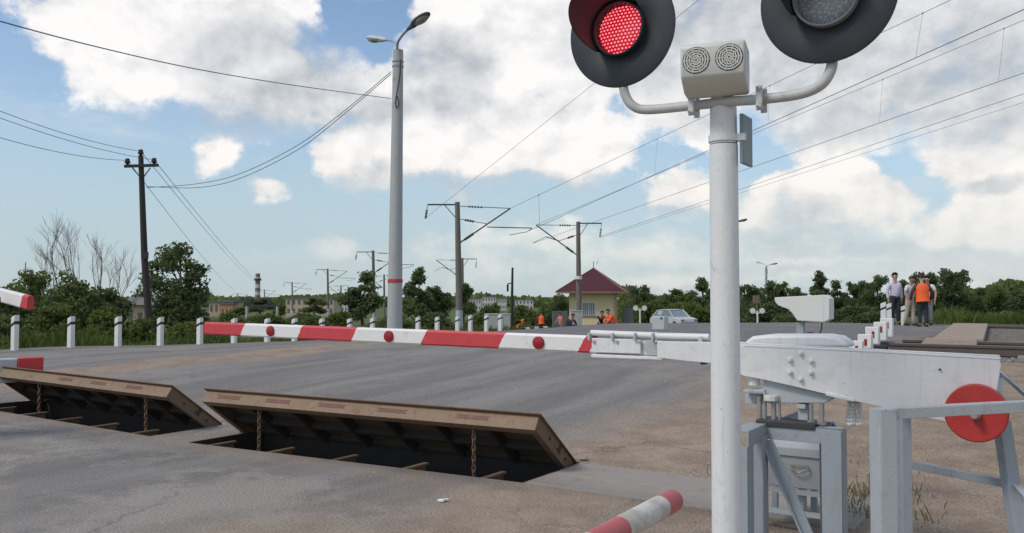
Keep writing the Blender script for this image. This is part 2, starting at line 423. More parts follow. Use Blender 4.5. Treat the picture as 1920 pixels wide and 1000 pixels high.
for i in range(len(vl) - 1):
    for j in range(len(ul) - 1):
        z = zone((vl[i] + vl[i+1]) / 2, (ul[j] + ul[j+1]) / 2)
        if z: zones.setdefault(z, []).append((i, j))
def ground_sheet(name, cells, material):
    idx = {}; vs = []; fs = []
    def vi(i, j):
        if (i, j) not in idx:
            v, u = vl[i], ul[j]; idx[(i, j)] = len(vs); vs.append((v, warp(v, u), bump_amp(v, u)))
        return idx[(i, j)]
    for i, j in cells: fs.append((vi(i, j), vi(i+1, j), vi(i+1, j+1), vi(i, j+1)))
    me = bpy.data.meshes.new(name); me.from_pydata(vs, [], fs); me.materials.append(material)
    me.polygons.foreach_set('use_smooth', [True] * len(fs))
    o = bpy.data.objects.new(name, me); COL.objects.link(o); o.rotation_euler = (0, 0, -ROAD); o['kind'] = 'structure'
    return o
def ground_mat(name, kind):
    m = bpy.data.materials.new(name); m.use_nodes = True; B = NB(m.node_tree); bs = m.node_tree.nodes['Principled BSDF']
    tc = B.n('ShaderNodeTexCoord').outputs['Object']; X, Y, Z = B.sep(tc)
    bs.inputs['Specular IOR Level'].default_value = .25
    n_f = B.noise(tc, 55, 3, .7); n_m = B.noise(tc, 2.2, 6, .62); n_l = B.noise(tc, .45, 5, .6)
    st = B.noise(B.comb(B.m('MULTIPLY', X, 1.5), B.m('MULTIPLY', Y, .16), 0), 1.0, 5, .6)
    vor = B.n('ShaderNodeTexVoronoi'); B.link(tc, vor.inputs['Vector']); vor.inputs['Scale'].default_value = 26
    peb = B.smooth(vor.outputs['Distance'], .34, .10)
    DIRT_A, DIRT_B = (.385, .298, .22), (.275, .208, .152)
    dirt = B.mix(B.smooth(n_m, .35, .68), DIRT_A, DIRT_B)
    dirt = B.mix(B.m('MULTIPLY', peb, B.smooth(n_m, .5, .75)), dirt, (.42, .37, .31))
    if kind == 'road':
        asp = B.mix(B.smooth(st, .35, .7), (.192, .178, .165), (.275, .253, .230))
        asp = B.mix(B.m('MULTIPLY', B.smooth(n_l, .5, .66), .6), asp, (.30, .275, .245))
        grav = B.m('MULTIPLY', B.smooth(B.noise(tc, .75, 5, .65), .47, .56), B.smooth(Y, 6.2, 5.2))
        asp = B.mix(B.m('MULTIPLY', B.m('MULTIPLY', grav, B.m('ADD', .35, n_f)), .7), asp, (.36, .325, .285))
        w1 = B.smooth(B.m('ADD', X, B.m('MULTIPLY', B.m('SUBTRACT', n_l, .5), 3.4)), -5.2, -3.7)
        w2 = B.smooth(B.m('ABSOLUTE', B.m('ADD', B.m('ADD', X, 15.2), B.m('MULTIPLY', B.m('SUBTRACT', n_l, .5), 2.6))), 1.3, .5)
        w2 = B.m('MULTIPLY', w2, B.smooth(Y, 21, 14))
        w3 = B.m('MULTIPLY', B.smooth(Y, 5.6, 6.2), B.smooth(Y, 9.2, 7.2)); w3 = B.m('MULTIPLY', w3, .55)
        edge = B.m('MULTIPLY', B.smooth(B.m('ABSOLUTE', B.m('SUBTRACT', Y, 5.95)), .32, .08), .55)
        w = B.m('MAXIMUM', B.m('MAXIMUM', w1, B.m('MULTIPLY', w2, .85)), B.m('MAXIMUM', B.m('MULTIPLY', w3, n_m), B.m('MULTIPLY', edge, B.smooth(n_m, .3, .6))))
        w = B.m('MULTIPLY', w, B.m('ADD', .55, B.m('MULTIPLY', n_m, .9)), clamp=True)
        # cracks
        vc = B.n('ShaderNodeTexVoronoi', feature='DISTANCE_TO_EDGE'); B.link(B.vm('ADD', tc, B.noise(tc, 1.6, 4, .6, out='Color')), vc.inputs['Vector']); vc.inputs['Scale'].default_value = .42
        crack = B.m('MULTIPLY', B.smooth(vc.outputs['Distance'], .012, .003), B.smooth(n_l, .45, .6))
        c = B.mix(w, asp, dirt); c = B.mix(B.m('MULTIPLY', crack, .35), c, (.06, .055, .05))
    elif kind == 'dirt': c = B.mix(B.m('MULTIPLY', B.smooth(n_l, .52, .7), .6), dirt, (.30, .27, .24))
    elif kind == 'deck':
        ln = B.noise(B.comb(B.m('MULTIPLY', X, .25), B.m('MULTIPLY', Y, 6.0), 0), 1.0, 4, .6)
        c = B.mix(ln, (.13, .125, .125), (.24, .225, .215))
        c = B.mix(B.m('MULTIPLY', B.smooth(n_l, .5, .7), .6), c, (.30, .26, .22))
    elif kind == 'ballast':
        v2 = B.n('ShaderNodeTexVoronoi'); B.link(tc, v2.inputs['Vector']); v2.inputs['Scale'].default_value = 14
        g = B.sep(v2.outputs['Color'])[0]
        c = B.mix(g, (.09, .085, .08), (.31, .285, .255)); c = B.mix(B.m('MULTIPLY', B.smooth(n_l, .40, .62), .7), c, (.22, .165, .12))
    else:
        c = B.mix(n_m, (.05, .085, .02), (.13, .15, .045)); c = B.mix(B.smooth(n_l, .5, .75), c, (.17, .15, .08))
    k = B.m('ADD', .62, B.m('MULTIPLY', B.smooth(n_f, .28, .72), .66)); k = B.m('MULTIPLY', k, B.m('ADD', .86, B.m('MULTIPLY', B.smooth(B.noise(tc, 150, 2, .6), .3, .7), .28))); c = B.mix(1.0, c, B.comb(k, k, k), 'MULTIPLY')
    B.link(c, bs.inputs['Base Color']); bs.inputs['Roughness'].default_value = .92
    bn = B.n('ShaderNodeBump'); bn.inputs['Strength'].default_value = {'road': .5, 'deck': .5}.get(kind, .8); bn.inputs['Distance'].default_value = .02
    h = B.m('ADD', n_f, B.m('MULTIPLY', n_m, 1.2)) if kind != 'ballast' else B.m('MULTIPLY', B.m('SUBTRACT', 1, v2.outputs['Distance']), 3.0)
    if kind == 'dirt': h = B.m('ADD', h, B.m('MULTIPLY', peb, .8))
    B.link(h, bn.inputs['Height']); B.link(bn.outputs[0], bs.inputs['Normal'])
    return m
ground_sheet('road', zones['road'], ground_mat('dusty_asphalt', 'road'))
ground_sheet('crossing_deck', zones['crossing_deck'], ground_mat('deck_surface', 'deck'))
DIRTM = ground_mat('dry_dirt', 'dirt')
ground_sheet('dirt_verge', zones['dirt_verge'], DIRTM)
ground_sheet('ballast', zones['ballast'], ground_mat('track_ballast', 'ballast'))
ground_sheet('grass_field', zones['grass_field'], ground_mat('rough_grass', 'grass'))
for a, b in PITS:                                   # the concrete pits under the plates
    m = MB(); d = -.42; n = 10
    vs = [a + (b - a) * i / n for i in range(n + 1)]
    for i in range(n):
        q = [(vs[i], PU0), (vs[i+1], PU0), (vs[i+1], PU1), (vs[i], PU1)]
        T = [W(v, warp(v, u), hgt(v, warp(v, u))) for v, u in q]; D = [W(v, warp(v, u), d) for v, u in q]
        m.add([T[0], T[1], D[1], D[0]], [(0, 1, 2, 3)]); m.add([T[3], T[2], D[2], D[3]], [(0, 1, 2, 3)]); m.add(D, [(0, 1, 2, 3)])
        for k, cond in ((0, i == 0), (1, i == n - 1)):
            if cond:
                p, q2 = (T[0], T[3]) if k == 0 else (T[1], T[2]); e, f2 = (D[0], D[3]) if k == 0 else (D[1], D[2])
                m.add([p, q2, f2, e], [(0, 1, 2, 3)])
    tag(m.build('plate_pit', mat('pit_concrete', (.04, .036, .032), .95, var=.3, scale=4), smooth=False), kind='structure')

# ------------------------------------------------------------------ railway
def rail_profile(c, d, m):
    """c: list of points (rail centre line at base); d: cross direction"""
    for (x0, x1, z0, z1) in ((-.065, .065, 0, .025), (-.011, .011, .025, .13), (-.036, .036, .13, .172)):
        for i in range(len(c) - 1):
            p, q = c[i], c[i+1]
            vs = []
            for P in (p, q):
                for a, z in ((x0, z0), (x1, z0), (x1, z1), (x0, z1)): vs.append(P + d * a + ZU * z)
            m.add(vs, [(0, 1, 5, 4), (1, 2, 6, 5), (2, 3, 7, 6), (3, 0, 4, 7), (0, 3, 2, 1), (4, 5, 6, 7)])
def track(uc, label):
    t = thing('railway_track', label, 'railway track', W(0, uc, hgt(0, uc)), -ROAD, 'tracks over the crossing'); RZ = .525
    rs = range(-28, 92, 4)
    for s in (-.76, .76):
        m = MB(); rail_profile([W(v, uc + s, RZ) for v in [-2.9 + .01] + list(range(-2, 90, 4))], N, m); m.build('rail', RAILM, t, smooth=False)
        mt = MB()
        pts = [W(v, uc + s, RZ + .174) for v in [-2.9] + list(range(0, 90, 4))]
        pl = [W(v, uc + s, hgt(v, uc + s) + .004) for v in (-18.5, -16, -12, -8, -6, -3, -2.9)]
        for i in range(len(pl) - 1): mt.beam(pl[i], pl[i+1], .05, .012)
        for i in range(len(pts) - 1): mt.beam(pts[i], pts[i+1], .05, .008)
        mt.build('rail_head', RAILT, t, smooth=False)
    m = MB(); v = -2.3
    while v < 60:
        m.fbox(W(v, uc, RZ - .06), E, N, ZU, .25, 2.5, .16); v += .56
    m.build('sleepers', SLEEP, t, smooth=False, bevel=.015)
track(18.65, 'nearer railway track with brown rails in front of the planked footway')
track(30.8, 'farther railway track whose rail runs by the feet of the standing men')
def deck_panel(px0, px1, u0, u1, label, dz):
    t = MB(); v0 = vu(ZP(px0, 642, .7))[0]; v1 = vu(ZP(px1, 642, .7))[0]; n = int((u1 - u0) / .22)
    for i in range(n):
        a = u0 + (u1 - u0) * i / n; b = u0 + (u1 - u0) * (i + 1) / n
        mid = (a + b) / 2; z = hgt(v0, mid) + dz
        sh = (mid - u0) * -.06
        t.fbox(W((v0 + v1) / 2 + sh, mid, z), E, N, ZU, v1 - v0, (b - a) * .93, .09)
    return tag(t.build('plank_walkway', PLANK, base=W((v0 + v1) / 2, u0, hgt(v0, u0)), rotz=-ROAD, smooth=False, bevel=.008), label, 'walkway')
deck_panel(1735, 1840, 19.6, 29.9, 'brown wooden plank footway laid between the two railway tracks', .10)
deck_panel(1735, 1840, 18.02, 19.28, 'short plank panel set between the rails of the nearer track', .12)

# ------------------------------------------------------------------ crossing signal in the foreground
MP = F(1363, 1000, 4.15); MP = Vector((MP.x, MP.y, 0))
sig = thing('crossing_signal', 'tall white railway crossing signal mast with two black discs, left lamp lit red', 'crossing signal', MP, -ROAD)
mz = F(1363, 178, 4.15).z
m = MB(); m.tube([MP + ZU * z for z in (0, 1.0, F(1363, 268, 4.15).z)], [.072, .071, .0685], 32); m.build('mast', MASTW, sig)
m = MB(); m.tube([MP + ZU * (F(1363, 266, 4.15).z), MP + ZU * mz], [.066, .064], 32); m.build('mast_top', MASTW, sig)
m = MB(); m.tube([MP, MP + ZU * .03], .16, 24); m.build('foot_flange', MASTW, sig)
m = MB(); zb = F(1363, 256, 4.15).z
m.lathe(MP + ZU * zb, ZU, [(.067, -.018), (.073, -.016), (.073, .016), (.067, .018)], 32); m.box(MP + E * .085 + ZU * zb, (.05, .03, .034), Matrix((E, N, ZU)).transposed())
m.build('band', MASTW, sig)
m = MB(); c = F(1399, 264, 4.22); m.fbox(c, E, N, ZU, .018, .15, .245)
m.build('back_plate', mat('plate_back_grey', (.22, .25, .25), .5, dirt=(.4, .38, .33), dscale=14, damt=.6), sig, bevel=.004)
TC = N * .012
tp = spline([F(1166, 150, 4.45), F(1170, 176, 4.44), F(1184, 197, 4.42), F(1212, 205, 4.39), F(1300, 197, 4.25), F(1363, 190, 4.15), F(1430, 185, 4.05), F(1500, 175, 3.94), F(1538, 158, 3.88), F(1556, 132, 3.86), F(1560, 105, 3.85)], 8)
m = MB(); m.tube([p + TC for p in tp], .0245, 16); m.build('cross_arm', TUBEM, sig)
for px, py, d in ((1300, 197, 4.23), (1427, 186, 4.03)):
    m = MB(); c = F(px, py, d)
    m.fbox(c - N * .03, E, N, ZU, .03, .012, .115); m.fbox(c + N * .045, E, N, ZU, .03, .012, .115)
    for s in (-.045, .045): m.tube([c - N * .075 + ZU * s, c + N * .07 + ZU * s], .006, 8); m.tube([c - N * .046 + ZU * s, c - N * .036 + ZU * s], .013, 6)
    m.build('clamp', TUBEM, sig, bevel=.003)
def head(px, py, d, lens, hood):
    c = F(px, py, d); n = -N; r = .30
    m = MB(); m.lathe(c, n, [(0, -.006), (r - .012, -.006), (r, -.002), (r, .004), (r - .012, .009), (.14, .009), (.128, .0)], 72, ref=E)
    h = m.build('signal_disc', BLACK, sig)
    m = MB(); m.lathe(c, n, [(.150, -.004), (.150, -.13), (.12, -.16), (0, -.165)], 40, ref=E); m.box(c - n * .08 - ZU * .17, (.05, .05, .12)); m.build('lamp_housing', BLACK, h)
    m = MB(); lc = c - n * .004
    m.lathe(lc, n, [(.127, -.02), (.127, .004), (.11, .013), (.07, .02), (0, .024)], 48, ref=E)
    # the lens object carries its own axes, so that its dots lie on its face
    o = m.build('lens', lens, h)
    M0 = ROOTM[sig.name]; loc = M0.inverted() @ lc; me = o.data
    for v in me.vertices: v.co = v.co - loc
    o.location = loc
    m = MB()
    m.lathe(c, n, [(.128, .004), (.134, .05), (.142, .05), (.142, .004)], 48, ref=E); m.build('lens_rim', mat('rim_grey', (.26, .28, .285), .45) if lens is LENS_GREY else BLACK, h)
    m = MB(); a0, a1 = hood                         # visor over the top of the lens, longer above than at its ends
    steps = 40
    for side in (0, 1):
        rad = .150 if side else .146; o0 = len(m.v)
        for i in range(steps + 1):
            g = a0 + (a1 - a0) * i / steps; e = math.sin(math.pi * i / steps) ** .55; L = .05 + .25 * e
            dirv = E * math.cos(g) + ZU * math.sin(g)
            for t in (0, .5, 1): m.v.append(c + dirv * (rad + .012 * t) + n * (.006 + L * t))
        for i in range(steps):
            for j in range(2): m.f.append([o0+i*3+j, o0+(i+1)*3+j, o0+(i+1)*3+j+1, o0+i*3+j+1]); m.mi.append(0)
    m.build('visor', BLACK, h)
    return h
head(1165, 57, 4.45, LENS_RED, (R(48), R(222)))
head(1551, -5, 3.85, LENS_GREY, (R(30), R(205)))
# siren box with two round grilles on top of the mast
c = F(1341, 126, 4.10); E_ = E; E = Vector((math.cos(R(21)), -math.sin(R(21)), 0)); n = -Vector((math.sin(R(21)), math.cos(R(21)), 0)); m = MB(); w = .30
prof = [(.085, .085), (.10, .07), (.10, -.065), (.09, -.08), (.0, -.135), (-.09, -.14), (-.105, -.12), (-.105, .06), (-.09, .08)]
m.prism([c - E * (w / 2) + n * a + ZU * (z + .012) for a, z in prof], E * w); sb = m.build('siren_box', CREAM, sig, bevel=.026, smooth=True)
for px, py in ((1303, 113), (1366, 107)):
    t = (px - 1334) / 63 * .5
    g = c + E * (-.075 + (px - 1303) / 63 * .152) + n * .1005 + ZU * .014
    m = MB(); m.lathe(g, n, [(0, .001), (.064, .001), (.064, .0)], 40, ref=E); gd = m.build('grille', DARKM, sb)
    m = MB()
    for r0 in (.008, .020, .032, .044, .056): m.lathe(g, n, [(r0 - .0036, .001), (r0 - .003, .005), (r0 + .003, .005), (r0 + .0036, .001)], 32, ref=E)
    for k in range(10):
        an = k * math.pi / 5; dv = E * math.cos(an) + ZU * math.sin(an); m.beam(g + dv * .008 + n * .003, g + dv * .062 + n * .003, .0045, .004, n)
    m.build('grille_rings', CREAM, gd)
E = E_

# ------------------------------------------------------------------ barrier gate
U0 = N.dot(F(1105, 645, 5.84))
bar = thing('barrier_gate', 'lowered barrier gate with red and white boom, white arm and red end disc', 'barrier', W(vu(PL(1490, 800, U0))[0], U0, 0), -ROAD)
XA = -E                                             # along the boom, away from the machine
A = PL(1112, 646, U0); Bt = PL(387, 615.5, U0); BL = (Bt - A).length; bdir = (Bt - A).normalized()
def stripe_mat(name, cuts, slant, redfirst, axis_len, old=False):
    m = bpy.data.materials.new(name); m.use_nodes = True; B = NB(m.node_tree); bs = m.node_tree.nodes['Principled BSDF']
    tc = B.n('ShaderNodeTexCoord').outputs['Object']; X, Y, Z = B.sep(tc)
    t = B.m('ADD', X, B.m('MULTIPLY', Z, slant)); t = B.m('ADD', t, B.m('MULTIPLY', B.m('SUBTRACT', B.noise(tc, 30, 3, .6), .5), .022))
    par = 0.0
    for cpos in cuts: par = B.m('ADD', par, B.m('GREATER_THAN', t, cpos))
    par = B.m('MODULO', par, 2.0)
    n1 = B.noise(tc, 9, 5, .65); d = B.smooth(n1, .58, .74)
    red = B.mix(n1, (.46, .035, .045), (.60, .07, .075)); wh = B.mix(B.m('MULTIPLY', d, .35), (.74, .735, .71), (.42, .38, .33))
    if old: red = B.mix(n1, (.44, .07, .075), (.52, .16, .15)); wh = B.mix(B.smooth(n1, .42, .62), (.60, .58, .52), (.44, .40, .34))
    c = B.mix(par, red if redfirst else wh, wh if redfirst else red)
    B.link(c, bs.inputs['Base Color']); bs.inputs['Roughness'].default_value = .5
    bn = B.n('ShaderNodeBump'); bn.inputs['Strength'].default_value = .25; bn.inputs['Distance'].default_value = .01
    B.link(B.noise(tc, 22, 3, .6), bn.inputs['Height']); B.link(bn.outputs[0], bs.inputs['Normal'])
    return m
def boom_mesh(a, b, cuts, slant, h0, h1, th, parent, label_mat, base=None):
    """hollow section boom with its own axes: X along, Z up"""
    x = (b - a).normalized(); y = x.cross(ZU).normalized() * -1; z = x.cross(y); 
    if z.z < 0: z = -z; y = -y
    L = (b - a).length; M = Matrix((x, z.cross(x), z)).transposed().to_4x4(); M.translation = a
    m = MB(); 
    def ring(t, h): 
        hh, ww = h / 2, th / 2
        return [(t, -ww, -hh + .012), (t, -ww, hh - .016), (t, -ww + .012, hh), (t, ww - .012, hh), (t, ww, hh - .016), (t, ww, -hh + .012), (t, ww - .01, -hh), (t, -ww + .01, -hh)]
    vs = []; fs = []; K = 14
    for i in range(K + 1):
        t = L * i / K; vs += ring(t, h0 + (h1 - h0) * i / K)
    for i in range(K):
        for j in range(8): fs.append((i*8+j, i*8+(j+1) % 8, (i+1)*8+(j+1) % 8, (i+1)*8+j))
    fs.append(list(range(8))[::-1]); fs.append([K*8+j for j in range(8)])
    me = bpy.data.meshes.new('boom'); me.from_pydata(vs, [], fs); me.materials.append(label_mat)
    me.polygons.foreach_set('use_smooth', [True] * len(me.polygons)); me.set_sharp_from_angle(angle=R(30))
    o = bpy.data.objects.new('boom', me); COL.objects.link(o)
    if parent is not None:
        o.parent = parent; o.matrix_local = ROOTM[parent.name].inverted() @ M
    else: o.matrix_world = M
    ROOTM[o.name] = M
    return o, M
cuts = [(PL(x, y, U0) - A).dot(bdir) for x, y in ((1094, 645), (944, 639), (798, 633), (668, 628), (566, 623), (459, 619))]
boom, BM = boom_mesh(A + (A - Bt).normalized() * .42, Bt, None, 0, .118, .118, .055, bar, stripe_mat('boom_stripes', [.405] + [c + .42 for c in cuts], .55, False, BL))
for px, py in ((505, 621), (727, 631), (1008, 643)):
    c = PL(px, py, U0 - .045); m = MB(); m.lathe(c, -N, [(0, .004), (.036, .003), (.044, -.001), (.046, -.012), (.046, -.02)], 24, ref=E)
    m.build('reflector_lamp', mat('reflector_red', (.30, .015, .025), .3, var=.3, scale=40), bar)
# clamp section of the boom
def pplate(name, pts, u, th, material, bevel=.004, parent=bar):
    m = MB(); m.prism([PL(x, y, u) for x, y in pts], N * th); return m.build(name, material, parent, bevel=bevel)
pplate('clamp_plate', [(1109, 634), (1201, 637), (1201, 664), (1109, 661)], U0 - .055, .012, WHITE)
pplate('clamp_plate', [(1211, 638), (1240, 639), (1240, 668), (1213, 667), (1207, 652)], U0 - .05, .01, LGREY)
pplate('clamp_rail', [(1108, 664), (1245, 670), (1245, 676), (1108, 671)], U0 - .06, .11, WHITE, .005)
m = MB(); m.tube([PL(1109, 624.5, U0 - .03), PL(1232, 630, U0 - .03)], .021, 12); m.tube([PL(1228, 630.5, U0 - .03), PL(1330, 633, U0 - .03)], .023, 12)
m.tube([PL(1109, 624.5, U0 + .05), PL(1330, 632.5, U0 + .05)], .02, 12); m.build('clamp_tube', WHITE, bar)
for x in (1113, 1156, 1198, 1231): 
    m = MB(); m.fbox(PL(x, 631, U0), E, N, ZU, .014, .15, .05); m.tube([PL(x, 640, U0 - .07), PL(x, 640, U0 - .04)], .012, 6); m.build('clamp_bracket', TUBEM, bar, bevel=.003)
m = MB(); m.prism([PL(x, y, U0 - .075) for x, y in ((1308, 632), (1316, 631), (1318, 668), (1310, 672))], N * .012); m.tube([PL(1314, 655, U0 - .09), PL(1314, 655, U0 - .06)], .013, 6); m.build('lock_strap', TUBEM, bar, bevel=.003)
pplate('stop_block', [(1313, 678), (1322, 678), (1322, 684), (1313, 684)], U0 - .06, .05, DARKM)
# small lamp unit standing on the boom
m = MB(); c = PL(1238, 606, U0); ls = .00366
m.fbox(c, E, N, ZU, .088, .07, .088); m.fbox(c + ZU * -.048, E, N, ZU, .07, .05, .012); m.fbox(PL(1239, 588, U0), E, N, ZU, .03, .03, .03)
lu = m.build('boom_lamp_unit', LGREY, bar, bevel=.006); m = MB(); m.lathe(PL(1240, 597, U0 - .036), -N, [(0, .003), (.007, .003), (.007, 0)], 12, ref=E); m.build('hole', BLACKP, lu)
# counterweight arm: two side plates, flange on top
armp = [(1232, 640), (1340, 642), (1395, 647), (1600, 657), (1873, 672), (1877, 684), (1868, 742), (1850, 799), (1800, 797), (1760, 789), (1600, 752), (1500, 728), (1430, 712), (1395, 706), (1340, 682), (1290, 678), (1232, 671)]
pplate('arm_plate', armp, U0 - .10, .016, WHITE, .004)
far = [(1340, 642), (1395, 647), (1600, 657), (1870, 671), (1850, 790), (1600, 745), (1430, 708), (1340, 680)]
m = MB(); m.prism([PL(x, y, U0 - .10) + N * .22 for x, y in far], N * .016); m.build('arm_plate', WHITE, bar, bevel=.004)
m = MB(); m.prism([PL(x, y, U0 - .10) + N * .018 for x, y in ((1500, 668), (1868, 684), (1848, 780), (1610, 740))], N * .19); m.build('counterweight_block', DARKM, bar)  # weight block, coloured dark to stand in for the shaded gap between the plates
m = MB(); m.prism([PL(x, y, U0 - .103) for x, y in ((1395, 646.2), (1600, 655.5), (1876, 671), (1876, 675), (1600, 659.5), (1395, 650))], N * .03); m.build('arm_flange', WHITE, bar, bevel=.003)
m = MB(); m.prism([PL(x, y, U0 - .104) for x, y in ((1548, 735), (1602, 747), (1602, 754), (1548, 742))], N * .03); m.build('lower_flange', WHITE, bar, bevel=.003)
for x, y in ((1502, 662), (1482, 675), (1522, 677), (1482, 698), (1521, 699), (1502, 711)):
    m = MB(); c = PL(x, y, U0 - .10); m.tube([c, c - N * .018], .0155, 6); m.tube([c - N * .016, c - N * .03], .009, 10); m.build('arm_bolt', WHITE, bar, bevel=.002)
m = MB(); m.tube([PL(1762, 693, U0 - .1), PL(1762, 693, U0 - .115)], .006, 8); m.build('arm_bolt', DARKM, bar)
# red end disc
c = PL(1831, 774, U0 - .135); m = MB(); m.lathe(c, -N, [(0, .05), (.142, .05), (.148, .043), (.148, -.03), (0, -.03)], 56, ref=E); dd = m.build('end_disc', REDDISC, bar)
m = MB(); m.tube([c - N * .04, c - N * .085], .026, 8); m.tube([c - N * .08, c - N * .12], .015, 12); m.build('axle_nut', mat('worn_nut', (.36, .33, .27), .5, .3), dd)
# bracket and studs under the arm
m = MB(); m.prism([PL(x, y, U0 - .06) for x, y in ((1432, 712), (1568, 744), (1548, 756), (1440, 757), (1428, 738))], N * .13); m.build('pivot_bracket', LGREY, bar, bevel=.005)
m = MB(); m.tube([PL(1414, 704, U0 - .04), PL(1414, 723, U0 - .04)], .036, 8); m.build('pivot_nut', WHITE, bar, bevel=.004)
m = MB(); m.prism([PL(x, y, U0 - .09) for x, y in ((1393, 731), (1432, 731), (1436, 742), (1432, 742), (1430, 737), (1393, 737))], N * .16); m.fbox(PL(1415, 748, U0 + .02), E, N, ZU, .1, .06, .06); m.build('angle_bracket', LGREY, bar, bevel=.003)
m = MB(); m.tube([PL(1446, 741, U0 - .07), PL(1446, 752, U0 - .07)], .045, 8); m.build('stud_nut', CREAM, bar, bevel=.004)
for x, y0, r in ((1424, 744, .014), (1434, 744, .012), (1451, 748, .015), (1462, 752, .008), (1521, 757, .012), (1541, 757, .014)):
    m = MB(); m.tube([PL(x, y0, U0 - .06), PL(x, 800, U0 - .06)], r, 10); m.tube([PL(x, 789, U0 - .06), PL(x, 796, U0 - .06)], r * 1.9, 6); m.build('threaded_stud', STEEL, bar)
m = MB(); m.fbox(PL(1480, 793, U0 - .03), E, N, ZU, .34, .2, .035); m.build('bearing_plate', DARKM, bar, bevel=.004)
m = MB(); m.fbox(PL(1508, 772, U0), E, N, ZU, .06, .06, .10); m.prism([PL(x, y, U0 + .03) for x, y in ((1458, 786), (1500, 770), (1500, 790), (1458, 790))], N * .05); m.fbox(PL(1504, 762, U0 - .03), E, N, ZU, .05, .05, .03); m.build('damper_block', LGREY, bar, bevel=.005)
# stand of grey angle steel under the arm
SU = U0 - .12
zt = PL(1505, 800, SU).z; v0 = vu(PL(1436, 812, SU))[0]; v1 = vu(PL(1578, 812, SU))[0]
m = MB(); m.fbox(W((v0 + v1) / 2, SU + .005, zt - .045), E, N, ZU, v1 - v0, .01, .09); m.fbox(W((v0 + v1) / 2, SU + .05, zt - .005), E, N, ZU, v1 - v0, .1, .01); m.build('stand_beam', GREYP, bar, bevel=.002)
def lleg(v, u, z0, z1, a, sv, su, name='stand_leg', material=GREYP, t=.01, parent=bar):
    m = MB(); m.fbox(W(v + sv * a / 2, u, (z0 + z1) / 2), E, N, ZU, a, t, z1 - z0); m.fbox(W(v, u + su * (a / 2 + t/2), (z0 + z1) / 2), E, N, ZU, t, a, z1 - z0)
    return m.build(name, material, parent, bevel=.002)
lleg(v1, SU - .006, -.02, zt - .005, .11, -1, 1); lleg(v0 + .01, SU - .006, -.02, zt - .06, .10, -1, -1)
vL = v0 - .0
m = MB(); pa = W(vL, SU, zt - .045); pb = W(vL, SU - .34, zt - .045); m.fbox((pa + pb) / 2, N, E, ZU, .34, .01, .09); m.fbox((pa + pb) / 2 - E * .05 + ZU * .04, N, E, ZU, .34, .1, .01); m.build('stand_beam', GREYP, bar, bevel=.002)
lleg(vL - .006, SU - .33, -.02, zt - .09, .09, -1, 1)
v2 = vu(PL(1566, 900, SU + .34))[0]; lleg(v2, SU + .34, -.02, zt - .01, .09, -1, -1)
m = MB(); m.beam(PL(1438, 826, SU - .02), PL(1530, 1040, SU - .02), .07, .012, N); m.beam(PL(1430, 826, SU - .03), PL(1522, 1040, SU - .03), .012, .06, N); m.build('stand_brace', GREYP, bar, bevel=.002)
m = MB(); m.beam(W(v1 - .01, SU + .012, zt - .047), W(v2 - .01, SU + .34, zt - .047), .01, .09); m.build('stand_beam', GREYP, bar, bevel=.002)
# rounded hood carried on the far side of the arm
hu = U0 + .26; m = MB()
hp = [(1392, 652), (1398, 640), (1410, 631), (1440, 628), (1545, 628), (1570, 632), (1586, 643), (1590, 653)]
m.prism([PL(x, y, hu) for x, y in hp], N * .24); m.build('hood', WHITE, bar, bevel=.03)
# plastic rag hanging from the arm
m = MB(); P = [[PL(1588 + 27 * i / 5 + 1.2 * math.sin(j * .9 + i), 747 + 52 * j / 7 + 1.5 * math.sin(i * 2 + j), U0 + .02 + .01 * math.sin(i * 1.9 + j * .3)) for i in range(6)] for j in range(8)]
for j in range(7):
    for i in range(5): m.add([P[j][i], P[j][i+1], P[j+1][i+1], P[j+1][i]], [(0, 1, 2, 3)])
rg = m.build('plastic_rag', mat('thin_plastic', (.80, .79, .75), .4, var=.1, scale=20), base=PL(1600, 747, U0)); sm = rg.modifiers.new('s', 'SOLIDIFY'); sm.thickness = .003
tag(rg, 'torn whitish plastic rag hanging below the white barrier arm', 'plastic rag')

# drive cabinet behind the stand
CU = U0 + .75
cb = thing('drive_cabinet', 'low grey barrier drive cabinet with a handle, behind the grey stand', 'cabinet', W(vu(PL(1490, 950, CU))[0], CU, 0), -ROAD)
va = vu(PL(1418, 880, CU))[0]; vb = vu(PL(1556, 880, CU))[0]; zl0 = PL(1490, 856, CU).z; zl1 = PL(1490, 829, CU).z + .05; zb0 = PL(1490, 916, CU).z
m = MB(); m.fbox(W((va+vb)/2, CU + .21, (zl0 + zb0) / 2), E, N, ZU, vb - va, .42, zl0 - zb0 - .004); m.build('body', CABG, cb, bevel=.008)
m = MB(); m.prism([W(va - .015, CU - .015, zl0), W(va - .015, CU - .015, zl0 + .06), W(va - .015, CU + .10, zl1), W(va - .015, CU + .44, zl1), W(va - .015, CU + .44, zl0)], E * (vb - va + .03)); m.build('lid', LGREY, cb, bevel=.006)
hc = PL(1500, 878, CU); m = MB(); m.tube(spline([hc + E * (-.06), hc + E * (-.055) - N * .03, hc - N * .035 - ZU * .025, hc + E * .055 - N * .03, hc + E * .06], 5), .007, 8); m.fbox(hc + ZU * .012, E, N, ZU, .12, .01, .02); m.build('handle', STEEL, cb)
for z in (zb0 - .02, PL(1490, 961, CU).z): m = MB(); m.fbox(W((va+vb)/2, CU - .01, z), E, N, ZU, vb - va + .04, .04, .03); m.build('cross_bar', LGREY, cb)
for v in (va + .02, vb - .02, (va + vb) / 2 + .05):
    for u in (CU + .04, CU + .38): m = MB(); m.fbox(W(v, u, (zb0 - .03) / 2), E, N, ZU, .04, .04, zb0 - .03); m.build('leg', GREYP, cb, bevel=.002)

